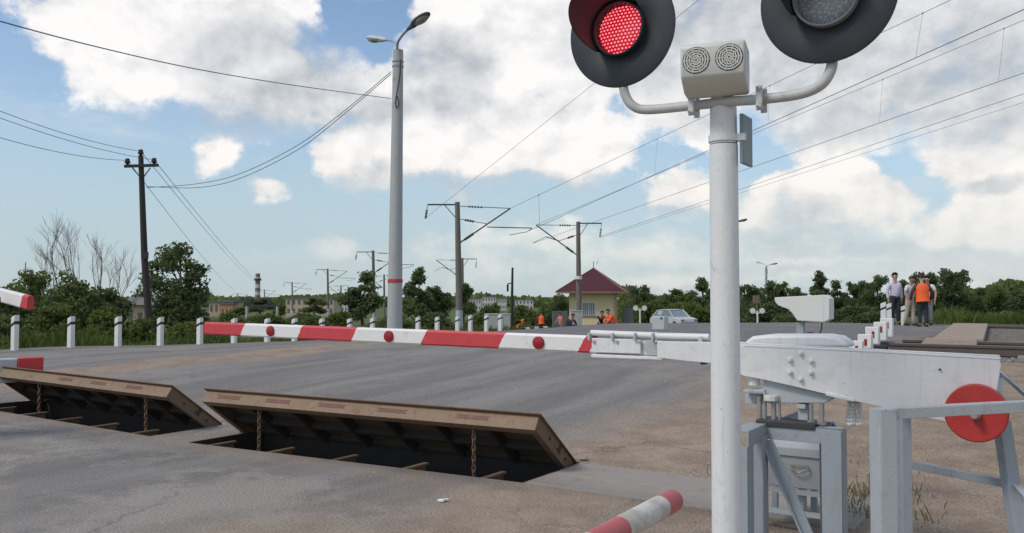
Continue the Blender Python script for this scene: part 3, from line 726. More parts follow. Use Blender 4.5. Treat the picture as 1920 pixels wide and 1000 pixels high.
# sensor housing on a thin post behind the arm
su_ = U0 + 1.3
ks = thing('sensor_camera', 'white visored sensor housing pointing left above the white barrier arm', 'sensor', W(vu(PL(1501, 640, su_))[0], su_, 0), -ROAD)
sp = [(1452, 558), (1453, 566), (1459, 573), (1470, 577), (1478, 580), (1485, 587), (1491, 596), (1495, 601), (1545, 604), (1545, 553)]
m = MB(); m.prism([PL(x, y, su_ - .06) for x, y in sp], N * .012); m.prism([PL(x, y, su_ + .08) for x, y in sp], N * .012)
top = [(1452, 558), (1545, 553), (1545, 556.5), (1452, 561)]; m.prism([PL(x, y, su_ - .055) for x, y in top], N * .15)
bk = [(1541, 553), (1545, 553), (1555, 560), (1555, 599), (1545, 604), (1541, 604)]; m.prism([PL(x, y, su_ - .058) for x, y in bk], N * .15); m.prism([PL(x, y, su_ - .058) for x, y in ((1495, 600), (1545, 603), (1545, 605), (1495, 602))], N * .15)
m.build('housing', mat('housing_white', (.66, .67, .64), .45, var=.04), ks, bevel=.003)
m = MB(); m.prism([PL(x, y, su_ - .045) for x, y in ((1484, 566), (1540, 562), (1540, 600), (1497, 599))], N * .12); m.build('sensor_body', DARKM, ks)
pz = PL(1501, 605, su_).z; m = MB(); v = vu(PL(1501, 640, su_))[0]; m.fbox(W(v, su_ + .01, pz / 2), E, N, ZU, .05, .05, pz); m.build('post', GREYP, ks)
m = MB(); m.tube(spline([PL(1541, 604, su_), PL(1540, 618, su_), PL(1533, 628, su_), PL(1520, 624, su_ + .02), PL(1506, 628, su_ + .03)], 6), .005, 6); m.build('cable', DARKM, ks)
# ------------------------------------------------------------------ guard railing at the right
gr = thing('guard_railing', 'pale grey steel guard railing in front of the red disc of the barrier', 'railing', on_ground(F(1670, 1100, 3.9)), -ROAD)
def angle_bar(name, a, b, w, t, s1, s2, parent=gr, material=GREYP):
    """L section from a to b; s1, s2 are the directions of its two flanges"""
    m = MB(); d = (Vector(b) - Vector(a)); L = d.length; d.normalize(); mid = (Vector(a) + Vector(b)) / 2
    for s, o in ((Vector(s1), Vector(s2)), (Vector(s2), Vector(s1))):
        s = (s - d * s.dot(d)).normalized(); o2 = d.cross(s).normalized(); m.fbox(mid + s * w / 2, d, s, o2, L, w, t)
    return m.build(name, material, parent, bevel=.002)
X1 = Vector((1, 0, 0)); Y1 = Vector((0, 1, 0))
GL = mat('railing_grey', (.37, .405, .425), .5, var=.08, dirt=(.28, .25, .21), dscale=8, damt=.4, bump=.2, streak=.4)
p0 = F(1650, 768, 3.9); angle_bar('post', Vector((p0.x, p0.y, 0)), p0, .075, .007, X1, Y1 + X1 * -.25, material=GL)
p1 = F(1690, 764, 4.5); angle_bar('post', Vector((p1.x, p1.y, 0)), p1, .05, .006, X1, Y1, material=GREYP)
angle_bar('top_rail', p0 + ZU * .0, F(2080, 746, 4.05), .048, .006, -ZU, Y1, material=GL)
m = MB(); m.beam(F(1655, 768, 3.92), F(1690, 764, 4.5), .04, .01); m.build('top_rail', GL, gr)
q0 = F(1873, 790, 4.55); q1 = F(1925, 1120, 4.4); q1.z = 0; angle_bar('post', q1, q0, .065, .006, X1, Y1, material=GREYP)
angle_bar('lower_rail', F(1706, 866, 4.75), F(1895, 903, 4.6), .04, .006, -ZU, Y1, material=GREYP)
for a_, b_, w_ in ((F(1872, 697, 4.9), F(1935, 752, 4.3), .05), (F(1896, 898, 4.55), F(1960, 970, 4.2), .035), (F(1873, 697, 4.9), F(1873, 792, 4.56), .05)): m = MB(); m.beam(a_, b_, w_, .008, Y1 if w_ == .05 and a_.x - b_.x > 0 else ZU); m.build('side_rail', GL, gr, bevel=.002)

# striped pipe rail in the foreground
PE = F(1263, 938, 3.55); PA = F(1035, 1062, 2.75)
pd = (PE - PA).normalized(); PA2 = PA - pd * .9
pr = thing('striped_pipe_rail', 'red and white striped pipe rail end sticking up at the bottom of the photo', 'pipe rail', Vector((PA.x, PA.y, 0)))
def pipe(a, b, r, material, parent):
    x = (b - a).normalized(); y = ZU.cross(x).normalized(); z = x.cross(y); M = Matrix((x, y, z)).transposed().to_4x4(); M.translation = a; L = (b - a).length
    m = MB(); ROOTM['tmp'] = M
    m.lathe(Vector((0, 0, 0)), Vector((1, 0, 0)), [(0, 0), (r, 0)] + [(r, L * k / 8) for k in range(1, 8)] + [(r, L - .012), (r * .93, L - .002), (r * .6, L), (0, L)], 28)
    o = m.build('pipe', material); o.parent = parent; o.matrix_local = ROOTM[parent.name].inverted() @ M; return o
LP = (PE - PA2).length
pc = [LP - (PE - F(x, y, d)).length for x, y, d in ((1105, 1020, 2.99), (1160, 988, 3.17), (1236, 950, 3.44))]
def along(a, b, px):
    lo, hi = 0.0, 1.0
    for _ in range(40):
        t = (lo + hi) / 2; p = a + (b - a) * t
        if 960 + FPX * p.x / ((p - CAM).dot(FWD)) < px: lo = t
        else: hi = t
    return lo * (b - a).length
PCUTS = [along(PA2, PE, 1163) - .235, along(PA2, PE, 1163), along(PA2, PE, 1238)]
pipe(PA2, PE, .047, stripe_mat('pipe_stripes', PCUTS, 0, False, LP, True), pr)
m = MB(); m.tube([Vector((PA.x, PA.y, 0)), PA], .035, 16); m.build('pipe_post', GREYP, pr)
# ------------------------------------------------------------------ rising road plates
def chain(m, a, b, n, r=.018):
    a = Vector(a); b = Vector(b); d = (b - a).normalized(); L = (b - a).length; sag = Vector((0, 0, -.02))
    x = d.cross(N).normalized(); y = d.cross(x)
    for k in range(n):
        c = a + (b - a) * (k + .5) / n; s = x if k % 2 else y; h = L / n * .72
        ring = [c + d * (math.cos(t) * h) + s * (math.sin(t) * r) for t in [2*math.pi*i/10 for i in range(11)]]
        m.tube(ring, .007, 5, caps=False)
def road_plate(v0, v1, label, up, marks, chains):
    """v0 < v1; hinge along the back of its pit, front edge raised"""
    ha = W(v0 + .03, warp(v0, PU1) - .02, hgt(v0, PU1)); hb = W(v1 - .03, warp(v1, PU1) - .02, hgt(v1, PU1))
    ex = (hb - ha).normalized(); Lx = (hb - ha).length
    back = Vector((-ex.y, ex.x, 0)).normalized()
    if back.dot(N) > 0: back = -back                 # towards the camera
    ang = R(up[0]); D = back * math.cos(ang) + ZU * math.sin(ang); NN = ZU * math.cos(ang) - back * math.sin(ang)
    Ls = up[1]; th = .15; o = (ha + hb) / 2
    root = thing('rising_road_plate', label, 'road plate', o, -ROAD, 'raised steel plates across the road')
    def q(x, d, n): return o + ex * x + D * d + NN * n
    def slab(m, x0, x1, d0, d1, n0, n1): m.fbox(q((x0+x1)/2, (d0+d1)/2, (n0+n1)/2), ex, D, NN, x1 - x0, d1 - d0, n1 - n0)
    H = Lx / 2
    m = MB(); slab(m, -H, H, 0, Ls + .05, -.012, 0); m.build('deck_plate', RUST, root, bevel=.003, smooth=False)
    m = MB(); slab(m, -H + .03, H - .03, Ls - .004, Ls + .008, -th, -.0121); slab(m, -H + .03, H - .03, Ls - .08, Ls - .004, -th, -th + .01); fa = m.build('front_panel', FASC, root, bevel=.003, smooth=False)
    for s in (-1, 1):
        m = MB(); x = s * (H - .03)
        slab(m, x - .006, x + .006, .02, Ls - .006, -th, -.0121); slab(m, min(x, x - s * .06), max(x, x - s * .06), .02, Ls - .09, -th, -th + .01)
        sc_ = m.build('side_channel', RUST, root, bevel=.002, smooth=False)
        for dd in (.22, .42, .62): m = MB(); m.tube([q(x + s * .004, dd, -.08), q(x + s * .02, dd, -.08)], .013, 6); m.build('bolt', DKRUST, sc_)
    for k in range(6):
        x = -H + Lx * (k + 1) / 7; m = MB(); slab(m, x - .02, x + .02, .05, Ls - .01, -.11, -.0121); m.build('rib', DKRUST, root, smooth=False)
    m = MB(); slab(m, -H + .02, H - .02, .35, .40, -.10, -.0122); m.build('cross_rib', DKRUST, root, smooth=False)
    for x, w in marks:
        m = MB()
        for n0, n1 in ((-.062, -.053), (-.094, -.085)): slab(m, x - w, x + w, Ls + .0081, Ls + .0115, n0, n1)
        slab(m, x - w * .9, x + w * .9, Ls + .0081, Ls + .0105, -.085, -.062)
        m.build('reflective_strip', STRIPE, fa, smooth=False)
    for x in chains:
        m = MB(); a = q(x, Ls - .09, -th); b = a - back * .0 - ZU * (a.z + .26); chain(m, a, b, 13); m.build('chain', RUST, root)
    for k in range(5):                               # brackets that carry the plate when it lies flat
        v = v0 + (v1 - v0) * (.1 + .2 * k); m = MB(); u = warp(v, PU0)
        m.fbox(W(v, u + .20, hgt(v, PU0) - .022), E, N, ZU, .055, .39, .02); m.fbox(W(v, u + .19, hgt(v, PU0) - .075), E, N, ZU, .014, .36, .085)
        m.build('support_bracket', FASC if k % 2 else RUST, root, smooth=False)
    m = MB(); m.tube([ha - ZU * .03, hb - ZU * .03], .02, 10); m.build('hinge_rod', DKRUST, root)
    return root
road_plate(-8.26, -3.95, 'complete raised rusty steel road plate in the middle, chains hanging under it', (36, .90),
           [(-1.72, .17), (-1.0, .18), (-.26, .18), (.5, .18), (1.42, .18)], (-1.30, 1.42))
road_plate(-12.9, -8.78, 'raised rusty steel road plate cut off by the left edge of the photo', (37, .86), [(-.2, .17), (.55, .17), (1.3, .17)], (-.9, 1.5))
# concrete cover slabs right of the pit
for (u0, u1, lab) in ((6.22, 6.66, 'narrower concrete cover slab nearest the striped pipe rail'), (6.675, 7.22, 'wider concrete cover slab behind the narrower one, reaching the signal mast')):
    m = MB(); pts = [(-3.90, u0), (-1.25, u0), (-1.25, u1), (-3.90, u1)]
    m.prism([W(v, u, .018) for v, u in pts], ZU * -.1); s = m.build('cover_slab', SLAB, base=W(-2.6, (u0+u1)/2, 0), rotz=-ROAD, smooth=False, bevel=.012)
    tag(s, lab, 'cover slab', 'cover slabs over the cable trench')
m = MB(); c = GP(1330, 893); m.tube([c + E * (math.cos(t) * .02) + ZU * (.05 + math.sin(t) * .062) - N * (.01 * math.sin(t)) for t in [2*math.pi*i/20 for i in range(21)]], .006, 6, caps=False)
tag(m.build('lifting_ring', STEEL, base=c), 'wire lifting ring standing on the concrete slab beside the white mast', 'lifting ring')
c = GP(1094, 864); m = MB(); m.ball(c + ZU * .02, .04, 8, (1.2, 1, .6)); tag(m.build('stone', mat('stone_grey', (.3, .27, .24), .9), base=c), 'small stone by the lower right corner of the middle plate', 'stone')
c = GP(832, 941); m = MB()
for k in range(7):
    a = k * .9; m.ball(c + Vector((.03 * math.cos(a) * (k % 3), .02 * math.sin(a) * (k % 2), .012)), .022, 6, (1.2, .9, .5))
tag(m.build('paper_litter', LITTER, base=c), 'small white scrap of litter on the near asphalt', 'litter')

# left barrier tip and striped block
LBa = F(57, 568, 7.4); LBb = LBa + (-E * 3.2 + N * .2) + ZU * .38
lb = thing('barrier_gate', 'red and white tip of another barrier boom at the left edge of the photo', 'barrier', Vector((LBb.x, LBb.y, 0)), -ROAD)
boom_mesh(LBa, LBb, None, 0, .122, .122, .055, lb, stripe_mat('left_boom_stripes', [.115, .7, 1.3, 1.9, 2.5], .35, True, 3))
m = MB(); c = F(1, 563, 7.55) - N * .05; m.lathe(c, -N, [(0, .02), (.04, .018), (.046, 0), (.046, -.03)], 20, ref=E); m.build('reflector_lamp', MATS['reflector_red'], lb)
m = MB(); m.fbox(Vector((LBb.x, LBb.y, LBb.z / 2)), E, N, ZU, .3, .3, LBb.z + .1); m.build('machine_post', LGREY, lb, bevel=.01)
c = on_ground(F(38, 690, 12.2)); bk = thing('striped_block', 'low concrete block with a red end behind the left road plate', 'concrete block', c, -ROAD)
z0 = F(38, 716, 12.2).z; z1 = F(38, 672, 12.2).z
a = F(33, 690, 12.2); b = F(81, 690, 12.35); ez = (b - a); ez.z = 0; ez.normalize(); ey = Vector((-ez.y, ez.x, 0))
m = MB(); m.fbox((a + b) / 2 + ey * .16 + ZU * (z0 / 2 + z1 / 2 - (a.z + b.z) / 2), ez, ey, ZU, (b - a).length, .32, z1 - z0); m.build('red_end', RED, bk, bevel=.01)
m = MB(); m.fbox(a - ez * .55 + ey * .16 + ZU * (z0 / 2 + z1 / 2 - a.z - .012), ez, ey, ZU, 1.09, .30, z1 - z0); m.build('block_body', mat('pale_block', (.42, .43, .44), .8), bk, bevel=.01)

# ------------------------------------------------------------------ guide posts
def on_line(px, v):
    k = (px - 960) / FPX; u = (v * (-.545 * k - .839)) / (.839 * k - .545) if False else None
    c, s = math.cos(ROAD), math.sin(ROAD)            # x = c v + s u ; y = -s v + c u
    return v, (c * v + s * v * k) / (c * k - s)
def make_guide_post(label, group):
    g = thing('guide_post', label, 'guide post', (0, 0, 0), -ROAD, group)
    w, dp, h = .16, .11, .80
    m = MB(); P = [(-w/2, -dp/2), (w/2, -dp/2), (w/2, dp/2), (-w/2, dp/2)]
    R0 = Matrix.Rotation(-ROAD, 3, 'Z')
    zt = [h - .03, h + .03, h + .03, h - .03]
    vs = [R0 @ Vector((x, y, -.3)) for x, y in P] + [R0 @ Vector((x, y, z)) for (x, y), z in zip(P, zt)]
    m.add(vs, [(3, 2, 1, 0), (4, 5, 6, 7), (0, 1, 5, 4), (1, 2, 6, 5), (2, 3, 7, 6), (3, 0, 4, 7)]); m.build('post', POSTW, g, bevel=.012, smooth=False)
    m = MB(); k = 1.02; zb = [h - .27, h - .19, h - .19, h - .27]
    vs = [R0 @ Vector((x * k, y * k, z)) for (x, y), z in zip(P, zb)] + [R0 @ Vector((x * k, y * k, z + .075)) for (x, y), z in zip(P, zb)]
    m.add(vs, [(3, 2, 1, 0), (4, 5, 6, 7), (0, 1, 5, 4), (1, 2, 6, 5), (2, 3, 7, 6), (3, 0, 4, 7)]); m.build('black_band', BLACKP, g, smooth=False)
    return g
GROUP_L = 'white guide posts along the far left road edge'
gp = make_guide_post('x', GROUP_L)
posts = [(30, 'white guide post in front of the bushes, first from the left edge of the photo', 593), (135, 'white guide post below the bare trees, second from the left edge', 595),
 (223, 'white guide post left of the dark utility pole, third from the left edge', 595), (302, 'white guide post just right of the dark utility pole', 596),
 (376, 'white guide post touching the red tip of the lowered boom', 597), (440, 'white guide post behind the red end stripe of the boom', 598),
 (502, 'white guide post behind the first white stripe of the boom, near its red lamp', 598), (553, 'white guide post behind the boom, last before its second red stripe', 598), (604, 'white post cap above the boom\'s second red stripe, left one of two', 598),
 (656, 'white post cap above the boom\'s second red stripe, right one of two', 598), (699, 'white post cap just left of the tall concrete lamp post', 597),
 (784, 'first white guide post right of the tall concrete lamp post', 595), (820, 'second white guide post right of the tall lamp post', 595), (858, 'white guide post standing against the foot of the nearest catenary mast', 594),
 (882, 'white guide post just right of the nearest catenary mast foot', 592), (912, 'white guide post in front of the left end of the grey container', 591), (938, 'white guide post in front of the right half of the grey container', 590)]
for i, (px, lab, yt) in enumerate(posts):
    v, u = on_line(px, -20.05); p = W(v, u, hgt(v, u)); d = p.y; zt = F(px, yt, d).z
    s = min(1.25, max(.8, (zt - p.z) / .80))
    if i == 0: gp.location = p; gp.scale = (1, 1, s); gp['label'] = lab; gp.rotation_euler = (0, 0, -ROAD)
    else: dup(gp, p, -ROAD, (1, 1, s), lab, GROUP_L)
for px, d, lab, s in ((1656, 27.5, 'white guide post left of the man in dark trousers', .95), (1667, 29, 'white guide post half hidden behind the man in dark trousers', .9), (1694, 28.5, 'white guide post between the man in dark trousers and the man in beige', .8)):
    p = GD(px, d); dup(gp, p, -ROAD, (1, 1, s), lab, 'white guide posts by the right road edge')
# stepped row of square marker posts by the right road edge
def marker(label, u, top, v=-3.05):
    p = W(v, u, hgt(v, u)); h = top - p.z; g = thing('marker_post', label, 'marker post', p, -ROAD, 'square marker posts by the right road edge')
    m = MB(); m.fbox(p + ZU * (h * .5 + .1), E, N, ZU, .23, .18, h - .2); m.build('post', POSTW, g, bevel=.01)
    m = MB(); m.fbox(p + ZU * .0, E, N, ZU, .235, .185, .2); m.build('black_base', BLACKP, g)
    m = MB(); m.fbox(p + ZU * (h - .14) - N * .092 + E * .02, E, N, ZU, .045, .012, .12); m.build('reflector', MATS['reflector_red'], g)
    return g
for px, yt, lab in ((1604, 639, 'nearest and lowest of the stepped white marker posts'), (1621, 627, 'second nearest of the stepped white marker posts'), (1635, 613, 'middle one of the stepped white marker posts'), (1650, 604, 'second farthest of the stepped white marker posts'), (1662, 597, 'farthest and highest of the stepped white marker posts')):
    v, u = on_line(px, -3.05); d = W(v, u).y; marker(lab, u, F(px, yt, d).z)
# striped kerb on the crest
c = GD(1003, 36); kb = thing('striped_kerb', 'low black and white striped kerb below the orange worker on the road', 'kerb', c)
a = GD(976, 36); b = GD(1026, 36.4)
for k in range(6):
    m = MB(); p = a + (b - a) * (k / 6); q = a + (b - a) * ((k + .97) / 6); m.beam(p + ZU * .03, q + ZU * .03, .16, .14); m.build('kerb_block', POSTW if k % 2 else BLACKP, kb)

# ------------------------------------------------------------------ poles, lamps, catenary masts, wires
LD = 29.0
lp_b = GD(740.5, LD); lamp = thing('lamp_post', 'tall pale concrete lamp post with two lamp heads and a red band', 'lamp post', lp_b)
zt = F(744, 90, LD).z; zb_ = F(744, 527, LD).z
m = MB(); x0 = F(740, 612, LD).x; x1 = F(744.5, 90, LD).x
def lpt(z): return Vector((x0 + (x1 - x0) * (z - 0) / zt, LD, z))
m.tube([lpt(lp_b.z - .3), lpt(zt * .5), lpt(zt)], [.265, .215, .175], 24); m.build('pole', CONC, lamp)
m = MB(); m.lathe(lpt(zb_), ZU, [(.25, -.06), (.262, -.058), (.26, .058), (.245, .06)], 24); m.build('red_band', RED, lamp)
m = MB(); m.lathe(lpt(F(744, 121, LD).z), ZU, [(.18, -.03), (.20, -.03), (.20, .03), (.18, .03)], 20); m.lathe(lpt(F(744, 112, LD).z), ZU, [(.18, -.02), (.20, -.02), (.20, .02), (.18, .02)], 20); m.build('clamp_ring', GREYP, lamp)
m = MB(); m.tube(spline([F(751, 112, LD - .2), F(750, 140, LD - .22), F(746, 165, LD - .22), F(742, 190, LD - .22), F(744, 203, LD - .22), F(748, 195, LD - .22), F(744, 180, LD - .22)], 5), .022, 6); m.build('cable_loop', DARKM, lamp)
def cobra(a, b, name_m, parent, r):
    x = (b - a).normalized(); y = x.cross(ZU).normalized(); z = y.cross(x).normalized()
    if z.z < 0: z = -z
    L = (b - a).length; M = Matrix((x, y, z)).transposed()
    m = MB(); m.ball(a + x * L * .60, 1, 16, (L * .42, r, r * .55), M); m.tube([a - x * .02, a + x * L * .3], [.05, r * .55], 12); hd = m.build('lamp_head', name_m, parent)
    m = MB(); m.ball(a + x * L * .66 - z * r * .28, 1, 14, (L * .28, r * .8, r * .5), M); m.build('lamp_glass', mat('lamp_glass', (.35, .33, .28), .25), hd)
m = MB(); m.tube(spline([F(745, 92, LD), F(746, 80, LD - .2), F(754, 67, LD - .7), F(767, 53, LD - 1.1)], 5), .04, 10); m.build('lamp_arm', GREYP, lamp)
m = MB(); m.tube(spline([F(744, 92, LD), F(743, 83, LD + .1), F(735, 77, LD + .5), F(722, 75, LD + .9)], 5), .035, 10); m.build('lamp_arm', GREYP, lamp)
cobra(F(765, 55, LD - 1.1), F(804, 24, LD - 2.3), mat('lamp_dark_grey', (.10, .11, .11), .5), lamp, .19)
cobra(F(724, 75, LD + .9), F(689, 71, LD + 1.8), mat('lamp_light_grey', (.5, .52, .53), .5), lamp, .20)
def place_lamp(px, d, ytop, rz, lab):
    p = GD(px, d); s = (F(px, ytop, d).z - p.z) / (zt - lp_b.z); dup(lamp, p, rz, s, lab)
place_lamp(1436, 112, 500, R(-6), 'distant lamp post with two heads above the far twin disc signal')
place_lamp(1368, 74, 424, R(-8), 'distant lamp post hidden behind the white signal mast, one lamp head showing')

UD = 38.0
up_b = GD(283, UD); up = thing('utility_pole', 'dark leaning wooden utility pole with a crossarm and three insulators', 'utility pole', up_b)
a = F(284, 700, UD); a.z = up_b.z - .2; b = F(264, 292, UD)
m = MB(); m.tube([a, (a + b) / 2 + Vector((-.08, 0, 0)), b], [.17, .145, .11], 14); m.build('pole', WOODP, up)
m = MB(); m.beam(F(233, 312, UD - .12), F(297, 310, UD - .12), .10, .13); m.build('crossarm', WOODP, up, bevel=.01)
for s in (1, -1):
    m = MB(); m.beam(F(265 + s * 17, 315, UD - .12), F(266 + s * 2, 334, UD - .12), .03, .04); m.build('brace', WOODP, up)
INS = [(239, 303), (264, 286), (289, 302)]
for x, y in INS:
    c = F(x, y, UD - .1); m = MB(); m.lathe(c, ZU, [(0, .13), (.07, .13), (.10, .09), (.10, .03), (.125, .0), (.125, -.06), (.07, -.09), (.04, -.2), (0, -.2)], 12); m.build('insulator', INSUL, up)
m = MB(); c = F(274, 479, UD - .15); m.box(c, (.16, .16, .3)); m.build('step_bracket', WOODP, up, bevel=.01)

def sagline(a, b, sag, n=14): 
    a = Vector(a); b = Vector(b); return [a + (b - a) * (i / n) - ZU * (sag * 4 * (i / n) * (1 - i / n)) for i in range(n + 1)]
def wire(label, pts, r, group=None, cat='wire'):
    m = MB(); m.tube(pts, r, 5); return tag(m.build('overhead_wire', WIREM, base=pts[0]), label, cat, group)
GW = 'wires strung to the left poles'
L0 = lpt(F(744, 186, LD).z)
wire('dark cable running from the tall lamp post up to the top left corner', spline([F(733, 185, LD), F(550, 160, 23), F(370, 130, 18.5), F(190, 90, 15), F(0, 40, 12.5), F(-200, -20, 10.5)], 6), .011, GW)
for k, (q, lab) in enumerate(([[(733, 135), (642, 211), (556, 274), (450, 326), (368, 345), (275, 352)], 'drooping cable from lamp post to utility pole, upper strand'], [[(733, 139), (644, 215), (560, 280), (452, 334), (370, 352), (275, 350)], 'drooping cable from lamp post to utility pole, lower strand'])):
    wire(lab, spline([F(x, y, LD + (UD - LD) * i / 5) for i, (x, y) in enumerate(q)], 6), .013, GW)
for (x, y), (x2, y2), sg, lab in (((264, 284), (0, 190), .35, 'wire from the top insulator of the utility pole to the left'), ((289, 300), (0, 203), .35, 'wire from the right insulator of the utility pole to the left'), ((239, 301), (0, 240), .35, 'wire from the left insulator of the utility pole to the left')):
    a = F(x, y, UD - .1); b = F(x2, y2, 27); b2 = a + (b - a) * 1.5; wire(lab, sagline(a, b2, sg), .011, GW)
for (x, y), (x2, y2), lab in (((264, 284), (478, 528), 'thin wire from the utility pole top down towards the chimney'), ((289, 300), (490, 532), 'thin wire from the right insulator down to the horizon'), ((239, 301), (440, 545), 'thin wire from the left insulator down to the horizon')):
    a = F(x, y, UD - .1); b = F(x2, y2, 190); wire(lab, sagline(a, b, .6), .014, GW)

def catenary_mast(label, d, q, base_px, painted, group, flip=1):
    """q maps the names of the joints to pixels in the plane at depth d"""
    P = lambda k, dd=0: F(*q[k], d + dd)
    base = GD(base_px[0], d); t = thing('catenary_mast', label, 'catenary mast', base, 0, group)
    a = F(base_px[0], 640, d); a.z = base.z - .3; top = P('top')
    m = MB(); m.tube([a, top], [.23, .155], 14); m.build('pole', MASTC, t)
    if painted:
        zq = F(base_px[0], base_px[1], d).z; f = (zq - a.z) / (top.z - a.z)
        m = MB(); m.tube([a, a + (top - a) * f], [.24, .238 - .075 * f], 14); m.build('painted_foot', PAINTB, t)
    m = MB(); m.beam(P('fa0'), P('fa1'), .08, .09); m.beam(P('fb0'), P('fb1'), .05, .05); m.build('feeder_arm', DARKM, t)
    m = MB(); i0, i1 = P('fa1'), P('fi'); m.tube([i0, i0 + (i1 - i0) * .4], .02, 5)
    for k in range(6): m.ball(i0 + (i1 - i0) * (.45 + .11 * k), .085, 8, (1, 1, .55))
    m.build('feeder_insulator', INSUL, t)
    m = MB(); m.tube([P('c0'), P('c1')], .045, 8); m.build('cantilever', DARKM, t)
    c0, c1 = P('c0'), P('c1'); m = MB()
    for k in range(5): m.ball(c0 + (c1 - c0) * (.1 + .035 * k), .1, 8)
    m.build('cantilever_insulator', INSUL, t)
    m = MB(); m.tube([P('t0'), P('t1')], .025, 6); m.build('top_tie', DARKM, t)
    t0, t1 = P('t0'), P('t1'); m = MB()
    for k in range(5): m.ball(t0 + (t1 - t0) * (.18 + .06 * k), .075, 8)
    m.build('tie_insulator', INSUL, t)
    m = MB(); m.tube([P('s0'), P('s1')], .025, 6); m.tube([P('h0'), P('h1')], .035, 6); m.tube([P('h1'), P('g0'), P('g1')], .022, 6); m.build('registration_arm', DARKM, t)
    m = MB(); s0, s1 = P('s0'), P('s1')
    for k in range(4): m.ball(s0 + (s1 - s0) * (.2 + .09 * k), .085, 8)
    m.build('arm_insulator', INSUL, t)
    return t
q1 = dict(top=(857.5, 379), fa0=(858, 384), fa1=(802, 384), fb0=(853, 407), fb1=(834, 385), fi=(798, 409), c0=(863, 455), c1=(957, 391), t0=(863, 387), t1=(957, 391), s0=(863, 411), s1=(913, 420), h0=(913, 426), h1=(998, 428), g0=(988, 435), g1=(955, 441))
GM = 'catenary masts along the railway'
mast1 = catenary_mast('nearest catenary mast, with an arm each side and a pale painted foot', 54, q1, (862, 582), True, GM)
q2 = dict(top=(1084, 416), fa0=(1084, 419), fa1=(1128, 419), fb0=(1088, 441), fb1=(1101, 421), fi=(1125, 444), c0=(1081, 478), c1=(1005, 422), t0=(1081, 423), t1=(1008, 422), s0=(1081, 441), s1=(1048, 452), h0=(1048, 452), h1=(1023, 444), g0=(1020, 446), g1=(999, 456))
mast2 = catenary_mast('catenary mast standing in front of the red-roofed hut', 66, q2, (1086, 700), False, GM)
m = MB(); m.lathe(F(1085, 521, 65.7), ZU, [(.26, -.12), (.27, -.12), (.27, .12), (.26, .12)], 14); m.build('white_band', POSTW, mast2)
def far_mast(src, px, d, ytop, lab):
    p = GD(px, d); ref = 8.0; s = (F(px, ytop, d).z - p.z) / ((F(857.5, 379, 54).z - GD(862, 54).z) if src is mast1 else (F(1084, 416, 66).z - GD(1086, 66).z)); return dup(src, p, 0, s, lab, GM)
far_mast(mast1, 702, 108, 470, 'catenary mast just left of the tall lamp post, against the green trees')
far_mast(mast1, 616, 175, 504, 'distant catenary mast right of the beige block\'s middle')
far_mast(mast1, 549, 260, 529, 'distant catenary mast at the left end of the beige block')
far_mast(mast1, 497, 330, 543, 'small far catenary mast right of the banded chimney')
far_mast(mast1, 447, 340, 550, 'small far catenary mast left of the banded chimney')
far_mast(mast2, 868, 98, 484, 'catenary mast half hidden behind the nearest mast, arm reaching left')
far_mast(mast2, 721, 150, 515, 'thin far catenary mast just left of the lamp post\'s red band')
far_mast(mast2, 640, 190, 535, 'thin far catenary mast in front of the right end of the beige block')
p = GD(959, 82); m = MB(); m.tube([p - ZU * .2, F(961, 502, 82)], [.17, .10], 10); m.beam(F(952, 532, 82), F(962, 531, 82), .1, .1); m.box(F(952, 540, 82), (.2, .2, .7)); tag(m.build('signal_pole', WOODP, base=p), 'dark bare pole with a small side box, left of the red-roofed hut', 'pole')

GC = 'contact and feeder wires over the railway'
def ext(a, b, k=.6): a = Vector(a); b = Vector(b); return [a, b, b + (b - a) * k]
def cat_wire(lab, a, b, r0, r1):
    p = ext(a, b); m = MB(); m.tube([p[0], (p[0]+p[1])/2, p[1], p[2]], [r0 * .8, (r0+r1)/2 * .7, r1 * .7, r1 * .7], 5)
    return tag(m.build('overhead_wire', WIREM, base=p[0]), lab, 'wire', GC)
WA = (F(957, 391, 54), F(1783, 0, 15.6)); WB = (F(985, 436, 54), F(1920, 18, 12.6)); WC = (F(1005, 422, 66), F(1920, 38, 17.1)); WD = (F(1000, 456, 66), F(1920, 137, 15.9))
cat_wire('topmost carrying wire running from the nearest mast arm to the upper right', *WA, .015, .008)
cat_wire('thicker contact wire passing just below the right black disc', *WB, .017, .010)
cat_wire('carrying wire running from the arm of the mast before the hut to the right', *WC, .015, .008)
cat_wire('contact wire below the second carrying wire, to the right of the mast', *WD, .016, .009)
cat_wire('feeder wire running from the right arm of the mast before the hut', F(1125, 444, 66), F(1920, 176, 19.4), .016, .009)
cat_wire('thin lowest wire just below the feeder wire at the right edge', F(1126, 446, 66), F(1920, 192, 19.0), .012, .006)
cat_wire('thin wire from the left arm of the nearest mast to the lit red signal', F(798, 409, 54), F(1110, 160, 21.3), .013, .007)
def on_seg(w, px):                                   # point of a wire in a pixel column
    a, b = w; lo, hi = 0.0, 1.3
    for _ in range(40):
        t = (lo + hi) / 2; p = a + (b - a) * t; x = 960 + FPX * p.x / ((p - CAM).dot(FWD))
        if x < px: lo = t
        else: hi = t
    return a + (b - a) * lo
